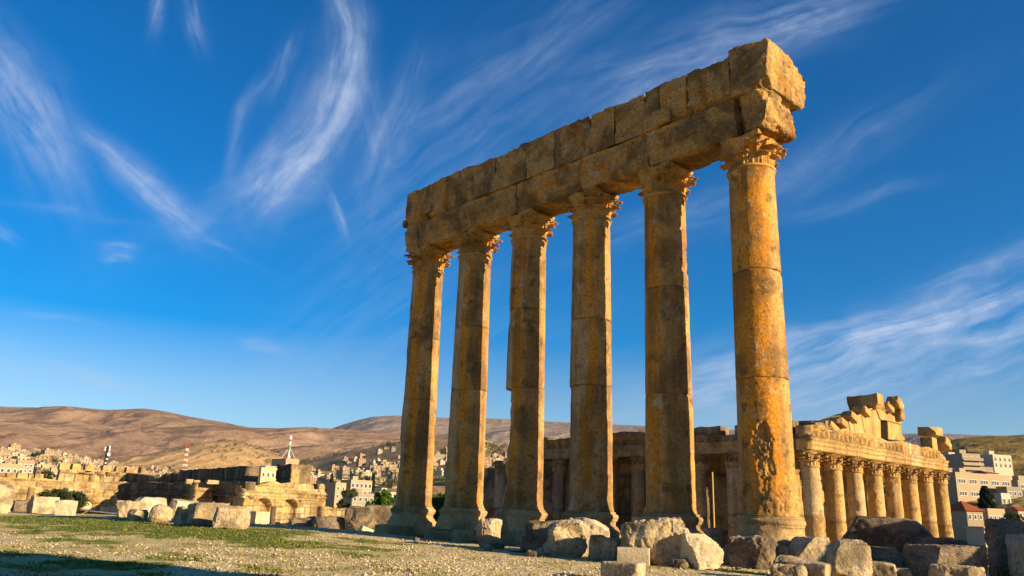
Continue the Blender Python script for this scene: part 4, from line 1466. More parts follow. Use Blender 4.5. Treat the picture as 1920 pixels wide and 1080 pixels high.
def build_temple():
    root = empty('temple', tuple(NW + [0, 0, -13.0]), YAW_E)
    tag(root, 'golden columned temple with a broken pediment standing below the platform', 'temple')
    Zo = 13.0                                            # local z = world z + Zo
    ZC = 8.30 + Zo; CH = 1.6; ZBASE = -9.0 + Zo

    def col_mesh():
        zs = np.concatenate([np.arange(ZBASE, ZC - CH, .16), [ZC - CH]])
        t = (zs - zs[0]) / (zs[-1] - zs[0])
        r = .90 - .13 * t ** 1.3
        for zj in (ZBASE + 5.2, ZBASE + 10.6):
            pass
        V, F, TH, Z = lathe([(.3, zs[0])] + list(zip(r, zs)) + [(.3, zs[-1])], 36)
        return V, F, TH, Z
    proto_cap = None

    def column(t, s, seed, mat, name='temple_column'):
        nonlocal proto_cap
        e = empty(name, (t, -s, 0)); e.parent = root
        V, F, TH, Z = col_mesh()
        W = V + seed * 9.1
        d = .015 * fbm(W * 1.2, seed, 3) - .10 * smooth(.35, .6, fbm(W * [1.0, 1.0, .8], seed + 3, 3))
        for zj in (ZBASE + 5.4 + .3 * (seed % 3), ZBASE + 11.3 - .4 * (seed % 2)):
            d = d - .05 * np.exp(-((Z - zj) / .2) ** 2)
        rr = np.hypot(V[:, 0], V[:, 1]); sc = np.where(rr < .5, 1, (rr + d) / rr)
        V[:, 0] *= sc; V[:, 1] *= sc
        zj = [ZBASE + 5.4 + .3 * (seed % 3), ZBASE + 11.3 - .4 * (seed % 2)]
        dr = (Z > zj[0]).astype(float) + (Z > zj[1])
        tone = 1.1 * _hash(dr, dr * 0 + seed, dr * 0, 3) + .5 * fbm(W * .5, seed + 9, 3)
        jt = np.maximum(np.exp(-((Z - zj[0]) / .12) ** 2), np.exp(-((Z - zj[1]) / .12) ** 2)) * .8
        jt = np.maximum(jt, smooth(.38, .5, fbm(W * 1.4, seed + 13, 3)) * .8)
        mk('shaft', V, F, mat, e, True, {'tone': tone, 'joint': jt})
        if proto_cap is None:
            c = capital_mb(CH, .80, 77, None, False).build('capital', mat, e, True, 40)
            proto_cap = c
        else:
            c = proto_cap.copy(); col.objects.link(c); c.parent = e
            c.rotation_euler = (0, 0, (seed % 4) * math.pi / 2)
            if c.data.materials[0] != mat:
                c.data = c.data.copy(); c.data.materials[0] = mat
        c.location = (0, 0, ZC - CH)
        return e
    for i in range(8):
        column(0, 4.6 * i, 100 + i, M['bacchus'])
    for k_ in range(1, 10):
        column(4.02 * k_, 0, 120 + k_, M['bacchus_shaded'])
    column(42.6, 0.0, 140, M['bacchus_shaded'])
    # inner building: walls with pilaster strips on the north flank
    mb = MB()
    mb.box(5.2, 58, -27.4, -26.0, ZBASE - .5, 8.4 + Zo)
    mb.box(57, 58.4, -27.0, -5.6, ZBASE - .5, 8.0 + Zo)
    mb.build('inner_wall', M['bacchus_shaded'], root)

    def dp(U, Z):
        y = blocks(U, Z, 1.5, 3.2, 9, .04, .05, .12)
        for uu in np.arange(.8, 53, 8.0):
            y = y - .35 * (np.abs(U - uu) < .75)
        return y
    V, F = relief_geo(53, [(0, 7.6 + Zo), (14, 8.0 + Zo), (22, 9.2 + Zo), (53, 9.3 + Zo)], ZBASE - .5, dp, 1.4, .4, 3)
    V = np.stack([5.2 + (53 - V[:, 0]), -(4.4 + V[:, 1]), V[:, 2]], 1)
    mk('inner_wall', V, F, M['bacchus_shaded'], root, False, relief_attrs())

    def dp2(U, Z):
        y = blocks(U, Z, 1.4, 2.6, 19, .06, .06, .12)
        for uu in (.8, 20.8):
            y = y - .35 * (np.abs(U - uu) < .8)
        return y
    V, F = relief_geo(21.6, [(0, 8.9 + Zo), (12, 9.3 + Zo), (21.6, 8.7 + Zo)], ZBASE - .5, dp2, 1.4, .3, 4)
    V = np.stack([4.6 + V[:, 1], -(4.6 + V[:, 0]), V[:, 2]], 1)
    mk('inner_wall', V, F, M['bacchus'], root, False, relief_attrs())
    mb = MB(); mb.box(.6, 38, -5.0, -.55, ZC + .05, ZC + .5); mb.box(.7, 5.4, -31.5, -5.05, ZC + .06, ZC + .5)
    mb.build('ceiling', M['bacchus_shaded'], root)
    # podium and steps
    mb = MB()
    mb.box(-2.2, 62, -35.0, 2.2, -1.0, ZBASE - .9)
    mb.box(-1.7, 61.5, -34.5, 1.7, ZBASE - .9, ZBASE)
    mb.build('podium', M['bacchus_shaded'], root)
    # west entablature in relief: three fasciae, then a frieze of brackets and broken mouldings
    Wd = 34.0

    def dw(U, Z):
        z = Z - ZC
        y = -.06 * (z > .45) - .07 * (z > .85) + .03 * np.sin(U * 1.1)
        y = y - .14 * ((z > 1.05) & (z < 1.18))
        fr = (z > 1.2)
        br = np.maximum(0, np.cos(U * 2 * math.pi / 1.02)) ** .5
        keep = smooth(-.12, .12, fbm(np.stack([U.ravel() * .35, 0 * U.ravel(), 0 * U.ravel()], 1), 6, 3).reshape(U.shape) + .10)
        y = y + fr * (.22 - .42 * br * keep * (z < 1.85))
        jj = np.maximum(np.abs(((U - .1) % 4.6) - 2.3) > 2.24, (np.abs(z - 1.2) < .07) | (np.abs(z - .45) < .05) | (np.abs(z - .85) < .05))
        LAST['joint'] = np.maximum(jj * .8, ((z > 1.25) & (z < 1.85) & (br < .4)) * .6).astype(float); LAST['tone'] = 1.2 * fbm(np.stack([np.floor(U.ravel() / 2.3) * 3.7, 0 * U.ravel(), 0 * U.ravel()], 1), 12, 2).reshape(U.shape)  # joint value also darkens the fascia steps and the recesses between brackets
        y = y - .40 * keep * ((z > 1.9) & (z < 2.15)) - .5 * keep * (z >= 2.15)
        gap = smooth(.10, .05, np.abs(((U + .1) % 4.6) - 2.3 + .4 * np.sin(np.floor(U / 4.6) * 2)))
        return y + .06 * gap + .10 * fbm(np.stack([U.ravel() * 1.5, Z.ravel() * 1.5, 0 * U.ravel()], 1), 61, 3).reshape(U.shape)
    tp = [(0, 1.45), (.2, 2.3), (2.1, 2.3), (2.4, 2.0), (3.6, 2.0), (4.0, 1.6), (5.3, 2.25), (8, 2.35), (8.6, 1.9), (10, 2.3), (12, 2.45), (16, 2.1), (19, 2.2), (20, 2.5), (23, 2.45), (26, 2.3), (29, 2.25), (31.5, 2.1), (33, 1.9), (34, 1.5)]
    V, F = relief_geo(Wd, [(a, ZC + b) for a, b in tp], ZC, dw, 1.6, .11, 5, .04)
    V = np.stack([-.75 + V[:, 1], .9 - V[:, 0], V[:, 2]], 1)
    mk('entablature', V, F, M['bacchus'], root, False, relief_attrs())

    def dn(U, Z):
        z = Z - ZC
        y = -.06 * (z > .45) - .07 * (z > .85) - .12 * ((z > 1.0) & (z < 1.15))
        br = np.maximum(0, np.cos(U * 2 * math.pi / 1.0)) ** .5
        return y + (z > 1.15) * (.2 - .3 * br * (z < 1.7)) - .5 * (z > 1.75) * (z < 2.1) - .75 * (z >= 2.1)
    tn = [(0, 2.45), (4.5, 2.5), (5, 2.2), (9, 2.35), (14, 2.3), (14.3, 2.6), (19, 2.55), (20, 2.3), (24.8, 2.3), (25.2, 1.8), (29, 1.75), (32, 1.6), (36.8, 1.5), (38.4, 1.45)]
    V, F = relief_geo(38.4, [(a, ZC + b) for a, b in tn], ZC, dn, 1.6, .14, 8, .07)
    V = np.stack([38.9 - V[:, 0] - 1.2, .75 - V[:, 1], V[:, 2]], 1)
    mk('entablature', V, F, M['bacchus_shaded'], root, False, relief_attrs())
    # loose course blocks left of the pediment
    rs = np.random.RandomState(8)

    def cb(t0, t1, s0, s1, z0, z1, seed, mat=M['bacchus'], amp=.06, rnd=.10, chips=1, cuts=(), name='cornice_block', rot=None):
        P, F = stone_geo(((t1 - t0) / 2, (s1 - s0) / 2, (z1 - z0) / 2), seed, .16, rnd, cuts, amp, 1.4, chips, .05)
        if rot is not None:
            R_ = np.array(Matrix.Rotation(rot[0], 3, 'X') @ Matrix.Rotation(rot[1], 3, 'Y'))
            P = P @ R_.T
        mk(name, P + [(t0 + t1) / 2, -(s0 + s1) / 2, (z0 + z1) / 2 + Zo], F, mat, root, True, None, 38)
    cb(1.2, 4.2, -.6, .7, 9.95, 11.15, 201, M['bacchus_shaded'])
    cb(4.3, 7.5, -.6, .7, 9.95, 11.0, 202, M['bacchus_shaded'])
    cb(-.2, 2.6, 1.2, 3.2, 9.9, 11.1, 203, M['bacchus_shaded'], chips=2)
    cb(.0, 3.0, 3.4, 5.6, 10.0, 11.5, 204, M['bacchus_shaded'], chips=2)
    cb(9.0, 12.6, -.7, .9, 9.9, 11.0, 205, M['bacchus_shaded'], chips=2)
    # tympanum: four big stones round the small opening
    def outline(pts):
        return [(a, b + Zo) for a, b in (on_west(px, py, .4) for px, py in pts)]
    for nm, pts, th in (('tympanum_block', [(1546, 822), (1545, 812), (1575, 797), (1590, 790), (1594, 821)], 1.2), ('tympanum_block', [(1595, 822), (1591, 789), (1613, 776), (1621, 814), (1622, 824)], 1.35),
                        ('tympanum_block', [(1623, 824), (1622, 815), (1614, 776), (1641, 768), (1647, 785), (1650, 788), (1651, 824)], 1.2),
                        ('tympanum_block', [(1648, 785), (1642, 767.5), (1652, 766), (1690, 790), (1689, 796), (1663, 789), (1650, 787)], 1.4),
                        ('tympanum_block', [(1665, 824), (1664, 790), (1689, 797), (1690, 812), (1696, 822), (1696, 826)], 1.2)):
        mb = MB(); prism(mb, outline(pts), .4 - .2 * (th - 1.2) - .01 * len(pts), .4 + th)
        o = mb.build(nm, M['bacchus'], root)
        bv = o.modifiers.new('worn_edges', 'BEVEL'); bv.width = .07; bv.segments = 2
    # raking roof edge behind the left slope
    mb = MB(); prism(mb, outline([(1532, 812), (1556, 798), (1592, 781), (1642, 764), (1646, 770), (1594, 791), (1548, 812)]), .75, 3.0)
    mb.build('raking_cornice', M['bacchus'], root)
    for px, py, ln, sd3 in ((1561, 800, 1.3, 221), (1580, 791, 1.2, 222), (1600, 781, 1.4, 223), (1624, 770, 1.3, 224)):
        s0, z0 = on_west(px, py)
        cb(-.25, 1.2, s0 - ln * .62, s0 + ln * .62, z0 - .42, z0 + .26, sd3, M['bacchus'], chips=3, amp=.13, rnd=.10, rot=(.36, 0))
    s0, z0 = on_west(1650, 755)
    cb(.0, 3.4, s0 - .5, s0 + 1.7, z0 - .8, z0 + .95, 211, M['bacchus'], chips=0, amp=.15, rnd=.08, cuts=[(N(0, 1, -.7), 1.05), (N(-1, .2, -.8), 1.55), (N(-.5, -1, .3), 1.35)], rot=(0, .03))
    s0, z0 = on_west(1683, 757)
    cb(-.5, .9, s0 - 1.1, s0 + .7, z0 - .55, z0 + .5, 212, M['bacchus'], chips=2, amp=.20, rnd=.22, rot=(.45, 0))
    s0, z0 = on_west(1664, 764)
    cb(-.45, .3, s0 - .9, s0 + .9, z0 - .28, z0 + .30, 213, M['bacchus'], chips=1, amp=.16, rnd=.15, rot=(.45, 0))
    s0, z0 = on_west(1687, 780)
    cb(-.4, .9, s0 - .5, s0 + .6, z0 - .6, z0 + .6, 214, M['bacchus'], chips=3, amp=.20, rnd=.22)
    s0, z0 = on_west(1748, 832)
    cb(-.3, 1.1, s0 - .75, s0 + .9, z0 - .9, z0 + .75, 215, M['bacchus'], chips=1)
    s0, z0 = on_west(1751, 810)
    cb(-.6, 1.5, s0 - 1.1, s0 + 1.4, z0 - .45, z0 + .6, 216, M['bacchus'], chips=1, cuts=[(N(0, .8, -1), 1.05)])
    s0, z0 = on_west(1771, 833)
    cb(-.6, .8, s0 - .9, s0 + 1.0, z0 - .45, z0 + .55, 217, M['bacchus'], chips=2, amp=.20, rnd=.22, rot=(.5, 0))


build_temple()

# ------------------------------------------------------------------ ruins of the great court
CRN = np.array([-31.5, 100.0, 0.0])


def ruin(name, label, A, du, dn, width, prof, zb, depth, thick, res, mat, seed=1, cat='ruin', noise=.07):
    """A = start, du = direction along the face, dn = outward normal"""
    V, F = relief_geo(width, prof, zb, depth, thick, res, seed, noise)
    A = np.asarray(A, float)
    # keep faces outward whichever way the face runs
    W = A + V[:, :1] * du - V[:, 1:2] * dn
    W[:, 2] = V[:, 2]
    c = np.array([A[0] + du[0] * width / 2, A[1] + du[1] * width / 2, zb])
    if np.cross(du, [0, 0, 1.0]) @ dn < 0:
        F = F[:, ::-1]
    o = mk(name, W - c, F, mat, None, False, relief_attrs())
    o.location = tuple(c)
    return tag(o, label, cat)


def face_prof(pts, p0, du, dn):
    out = []
    for px, py in pts:
        q = on_plane(px, py, p0, dn)
        out.append((float((q - p0) @ du), float(q[2])))
    return sorted(out)


WEST, NORTH = -EAST, -SOUTH


def build_ruins():
    # niche ruin, sunlit west face
    prof = face_prof([(487, 911), (500, 906), (520, 903), (530, 907), (556, 905), (575, 908), (590, 907), (594, 918), (601, 918), (603, 907), (611, 908), (613, 915)], CRN, SOUTH, WEST)
    wid = prof[-1][0]

    def dniche(U, Z):
        y = blocks(U, Z, .8, 1.6, 31, .03, .04, .07)
        zt = 3.0
        for uc, r in ((2.65, 1.02), (6.25, 1.05)):
            arch = np.where(Z > 1.55, np.hypot(U - uc, Z - 1.55), np.abs(U - uc)) < r
            y = y + np.where(arch & (Z > -.45), np.sqrt(np.maximum(0, r * r - (U - uc) ** 2)) * .95 + .1, 0)
            ring = np.hypot(U - uc, Z - 1.55)
            y = y - .22 * ((Z > 1.5) & (ring > r) & (ring < r + .3))
        for uc, r in ((2.3, .55), (5.9, .8)):
            rr_ = np.where(Z > -1.55, np.hypot(U - uc, Z + 1.55), np.abs(U - uc))
            y = y + np.where(rr_ < r, 1.2, 0) - .18 * ((rr_ >= r) & (rr_ < r + .28) & (Z > -1.6))
        for uc in (.35, 4.4, 7.9, 8.7, 9.4):
            y = y - .24 * (np.abs(U - uc) < .3) * (Z < 2.5)
            y = y - .16 * (np.abs(U - uc) < .42) * (Z > 2.05) * (Z < 2.5)
        y = y - .28 * ((Z > 2.75) & (Z < 3.0)) - .38 * ((Z > 3.1) & (Z < 3.3))
        y = y + .5 * (Z > 3.6) * (1 - .0 * U)
        return y
    ruin('niche_ruin', 'sunlit ruin with two round headed niches and small arches below', CRN, SOUTH, WEST, wid, prof, -6.0, dniche, 2.6, .09, M['ruin'], 41, 'ruin', .05)
    # its shaded north flank
    fl = face_prof([(488, 911), (478, 905), (465, 903), (440, 905), (405, 903), (380, 906), (350, 905), (320, 907), (300, 905), (270, 903), (240, 904), (222, 908)], CRN, EAST, NORTH)

    def dflank(U, Z):
        y = blocks(U, Z, .85, 1.9, 33, .12, .10, .1)
        for uc in np.arange(3, 60, 7.2):
            y = y + .9 * (np.abs(U - uc) < .9) * (Z < 1.6) * (Z > -1.5)
            y = y - .3 * (np.abs(U - uc - 2.4) < .45) * (Z < 2.4)
        return y - .35 * ((Z > 2.6) & (Z < 2.95)) + .6 * smooth(0, 3, fbm(np.stack([U.ravel() * .2, Z.ravel() * .2, 0 * U.ravel()], 1), 3, 2).reshape(U.shape) * 5)
    ruin('ruined_wall', 'long shaded court wall with dark openings, running away from the niche ruin', CRN + EAST * .0 + SOUTH * .02, EAST, NORTH, fl[-1][0], [(max(0, a), b) for a, b in fl], -6.0, dflank, 1.4, .17, M['ruin_shaded'], 43, 'wall', .12)
    # taller wall behind it
    p1 = CRN + SOUTH * 7.0
    pr = face_prof([(459, 874), (452, 873.5), (430, 876), (400, 878), (370, 879), (336, 882), (335, 888), (325, 889), (322, 886), (313, 886), (312, 893), (296, 897), (280, 892), (262, 890), (240, 887), (222, 884)], p1, EAST, NORTH)
    u0 = pr[0][0]
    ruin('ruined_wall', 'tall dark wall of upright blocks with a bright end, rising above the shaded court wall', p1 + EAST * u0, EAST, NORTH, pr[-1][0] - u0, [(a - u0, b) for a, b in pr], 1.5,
         lambda U, Z: blocks(U, Z, 1.7, 1.2, 35, .16, .16, .12), 2.2, .17, M['ruin_shaded'], 45, 'wall', .08)
    # sunlit projecting pier with loose blocks on it
    p2 = on_plane(366, 925, CRN + NORTH * 2.5, NORTH); p2[2] = 0
    pp = face_prof([(366, 906), (372, 904), (385, 905), (399, 905), (403, 910)], p2, SOUTH, WEST)
    ruin('ruined_pier', 'sunlit broken pier standing out from the shaded court wall', p2, SOUTH, WEST, max(2.4, pp[-1][0]), [(max(0, a), b) for a, b in pp], -6.0, lambda U, Z: blocks(U, Z, .8, 1.3, 36, .14, .08, .1), 1.6, .13, M['ruin'], 47, 'ruin', .16)
    for i, (bx, lab) in enumerate((((348, 900, 360, 910), 'squared block lying on the court wall left of two others'), ((363, 901, 373, 907), 'small flat block between two larger ones on the court wall'), ((388, 901, 408, 908), 'long pale block lying on top of the broken pier'))):
        q = on_plane((bx[0] + bx[2]) / 2, bx[3], CRN + NORTH * 1.0, NORTH)
        sc = math.hypot(q[0], q[1]) / F_PX
        P, F = stone_geo(((bx[2] - bx[0]) * sc / 2, .5, (bx[3] - bx[1]) * sc / 2), 600 + i, .12, .08, (), .05, 1.5, 1)
        o = mk('stone_block', P, F, M['ruin'], None, True, None, 38); o.location = (q[0], q[1], q[2] + (bx[3] - bx[1]) * sc / 2)
        o.rotation_euler = (0, 0, .5)
        tag(o, lab, 'stone')
    # tower stub
    p3 = on_plane(561, 890, CRN + EAST * 5.5, WEST); p3[2] = 0
    tw = 2.9
    t3 = on_plane(561, 871, p3, WEST)[2]
    mb_h = (t3 - 1.0) / 2
    root = empty('tower_stub', (p3[0], p3[1], 1.0), YAW_E)
    tag(root, 'dark stub of a tower with squared blocks above the niche ruin', 'tower')
    V, F = relief_geo(4.2, [(0, t3), (1.7, t3 + .05), (1.8, t3 - .2), (2.8, t3 - .1), (4.2, t3 + .1)], 1.0, lambda U, Z: blocks(U, Z, 1.3, 1.5, 51, .12, .14, .1), 3.0, .12, 3)
    mk('north_face', np.stack([V[:, 0], 1.25 - V[:, 1], V[:, 2] - 1.0], 1), F[:, ::-1], M['ruin_shaded'], root, False, relief_attrs())
    V, F = relief_geo(1.2, [(0, t3 - .5), (.4, t3 - .5), (.45, t3), (1.2, t3)], 1.0, lambda U, Z: blocks(U, Z, 1.3, 1.5, 52, .10, .08, .1), .5, .12, 5)
    mk('west_face', np.stack([-.32 + V[:, 1], .15 + V[:, 0], V[:, 2] - 1.0], 1), F[:, ::-1], M['ruin'], root)
    # low rubble courses between tower and niche ruin
    # sunlit walls closing the court on the left
    Q = CRN + EAST * 56.0
    ql = face_prof([(-70, 898), (-30, 900), (30, 903), (80, 904), (110, 906), (130, 902), (160, 904), (200, 903), (238, 903), (243, 910)], Q, SOUTH, WEST)
    u0 = ql[0][0]

    def dq(U, Z):
        y = blocks(U, Z, 1.15, 2.2, 61, .12, .09, .12)
        u = U + u0
        for px, half, z1, z0 in ((170, .9, 1.6, -3), (186, .8, .4, -4), (205, .8, .2, -4)):
            uc = float((on_plane(px, 930, Q, WEST) - Q) @ SOUTH)
            y = y + 1.3 * (np.where(Z > z1 - half, np.hypot(u - uc, Z - z1 + half), np.abs(u - uc)) < half) * (Z > z0)
        return y - .3 * ((Z > 2.9) & (Z < 3.3)) - .35 * ((np.floor(u / 5.2) % 2 == 0) & (np.abs((u % 5.2) - 2.6) < .6) & (Z < 2.9))
    ruin('ruined_wall', 'sunlit lower wall behind the bush, with arched doorways', Q + SOUTH * u0, SOUTH, WEST, ql[-1][0] - u0, [(a - u0, b) for a, b in ql], -6.0, dq, 1.6, .2, M['ruin'], 63, 'wall', .12)
    Q2 = CRN + EAST * 63.0
    mer = []
    for x0, x1, y in ((113, 132.5, 868), (137, 153, 869), (161, 178, 870), (194, 210, 872), (219, 232, 874), (238, 253, 876), (264, 274, 876)):
        mer.append((x0, x1, y))
    cr = face_prof([(107, 905), (112, 888), (114, 880), (160, 881), (200, 883), (240, 886), (272, 888), (280, 893), (292, 897)], Q2, SOUTH, WEST)
    u1 = cr[0][0]

    def dcr(U, Z):
        y = blocks(U, Z, 1.5, 2.4, 71, .10, .10, .12)
        u = U + u1
        for px, py, hw, hh in ((153, 894, .55, .7), (165.5, 895, .65, .7), (189, 897, .35, .55), (202, 888, .4, .6), (221, 887, .3, .6), (166, 882, .5, .3), (183, 888, .5, .3)):
            q = on_plane(px, py, Q2, WEST); uc = float((q - Q2) @ SOUTH)
            y = y + 1.0 * ((np.abs(u - uc) < hw) & (np.abs(Z - q[2]) < hh))
        return y
    bw = ruin('battlement_wall', 'sunlit crenellated wall with seven merlons and small windows', Q2 + SOUTH * u1, SOUTH, WEST, cr[-1][0] - u1, [(a - u1, b) for a, b in cr], 1.0, dcr, 1.5, .11, M['ruin'], 73, 'wall', .08)
    def top_blocks(wall, items, Qp, drop, nm, dep, seed):
        for i, (x0, x1, y) in enumerate(items):
            a_ = on_plane(x0, y, Qp, WEST); b_ = on_plane(x1, y, Qp, WEST); c_ = on_plane((x0 + x1) / 2, y + drop, Qp, WEST)
            w_ = float((b_ - a_) @ SOUTH); h_ = (a_[2] + b_[2]) / 2 - c_[2]
            P, F = stone_geo((w_ / 2, dep / 2, h_ / 2), seed + i, .14, .06, (), .06, 1.3, 1)
            m_ = (a_ + b_) / 2 + EAST * (dep / 2 - .05); m_[2] = c_[2] + h_ / 2 - .04
            P = np.outer(P[:, 0], SOUTH) + np.outer(P[:, 1], EAST) + np.outer(P[:, 2], [0, 0, 1]) + m_ - np.array(wall.location)
            mk(nm, P, F[:, ::-1], M['ruin'], wall, True, None, 40)
    top_blocks(bw, mer, Q2, 13.0, 'merlon', 1.3, 700)
    Q3 = CRN + EAST * 60.0
    tb = []
    for x0, x1, y in ((-70, -45, 884), (-43, -20, 884), (-18, 11, 885), (13.5, 31, 886), (33.5, 53, 886), (55, 64.5, 887), (66.5, 83, 888)):
        tb.append((x0, x1, y))
    bl = face_prof([(-72, 894), (0, 895), (60, 896), (86, 897), (95, 899), (108, 900)], Q3, SOUTH, WEST)
    u2 = bl[0][0]
    pw = ruin('ruined_wall', 'pale wall topped by a row of separate squared blocks at the left edge', Q3 + SOUTH * u2, SOUTH, WEST, bl[-1][0] - u2, [(a - u2, b) for a, b in bl], .0, lambda U, Z: blocks(U, Z, 1.1, 2.3, 81, .14, .10, .12), 1.4, .12, M['ruin'], 83, 'wall', .10)
    top_blocks(pw, tb, Q3, 11.5, 'top_block', 1.2, 720)
    # two stumps of columns
    for (px, y0, y1, dist, r, lab, m_) in ((53, 914, 950, 128, .52, 'short column stump among the blocks before the left wall', 'ruin'), (509, 950, 990, 92, .36, 'slender column stump before the niche ruin', 'ruin_shaded')):
        b_ = at_dist(px, y1, dist); t_ = at_dist(px, y0, dist)
        zb = min(b_[2], -1.0)
        zs = np.linspace(0, t_[2] - zb, 14)
        V, F, TH, Z = lathe([(.1, 0)] + [(r * (1 - .02 * i), z) for i, z in enumerate(zs)] + [(.05, zs[-1])], 20)
        V = V + .04 * fbm(V * 2, 5, 3)[:, None]
        o = mk('column_stump', V, F, M[m_], None, True, None, 50); o.location = (b_[0], b_[1], zb)
        tag(o, lab, 'column')
    # low wall of the court seen under the houses
    a_ = at_dist(612, 960, 100); b_ = at_dist(690, 965, 112)
    d = b_ - a_; d[2] = 0; L = np.linalg.norm(d); d /= L
    nrm = np.array([d[1], -d[0], 0]);
    if nrm @ np.array([-a_[0], -a_[1], 0]) < 0: nrm = -nrm
    zt = at_dist(650, 951, 106)[2]
    ruin('ruined_wall', 'low broken wall between the niche ruin and the grey boulder', a_ * [1, 1, 0], d, nrm, L, [(0, zt), (L * .3, zt - .3), (L * .5, zt - .1), (L * .8, zt - .7), (L, zt - .9)], -6.0, lambda U, Z: blocks(U, Z, .7, 1.3, 91, .12, .10, .1), 1.2, .14, M['ruin'], 93, 'wall', .12)
    # unseen walls added west of the platform to throw shade over rubble and grass
    lat = np.array([SUN[1] * -1, SUN[0], 0]); lat /= np.linalg.norm(lat)
    along = np.array([SUN[0], SUN[1], 0]); along /= np.linalg.norm(along)
    base = lambda l, a: lat * l + along * a
    A0 = base(29.6, 7.0)
    prof = [(0, 2.4), (.8, 3.2), (2.2, 3.5), (2.4, 4.3), (4.6, 4.8), (4.8, 3.7), (5.6, 3.6), (5.8, 4.6), (8.2, 4.5), (8.4, 3.9), (10.4, 3.9), (10.6, 5.0), (16, 4.6)]
    ruin('ruined_wall', 'unseen stepped wall added west of the rubble to shade it', A0, lat, -along, 16, prof, -.3, lambda U, Z: blocks(U, Z, 1.1, 2.0, 95, .10, .08, .1), 1.8, .25, M['ruin'], 97, 'wall', .10)
    gsh = ground_at(95, 1040)
    l1 = gsh @ lat
    B0 = base(l1 - 9.0, 34 + (gsh @ along))  # added pier, out of view, that shades the near left ground
    ruin('ruined_pier', 'unseen tall pier added west of the platform to shade the near grass', B0, lat, -along, 9.0, [(0, 8.5), (3, 9.5), (3.2, 11.5), (9, 12.0)], -.3, lambda U, Z: blocks(U, Z, 1.3, 2.2, 98, .10, .08, .1), 2.6, .3, M['ruin'], 99, 'ruin', .10)


build_ruins()

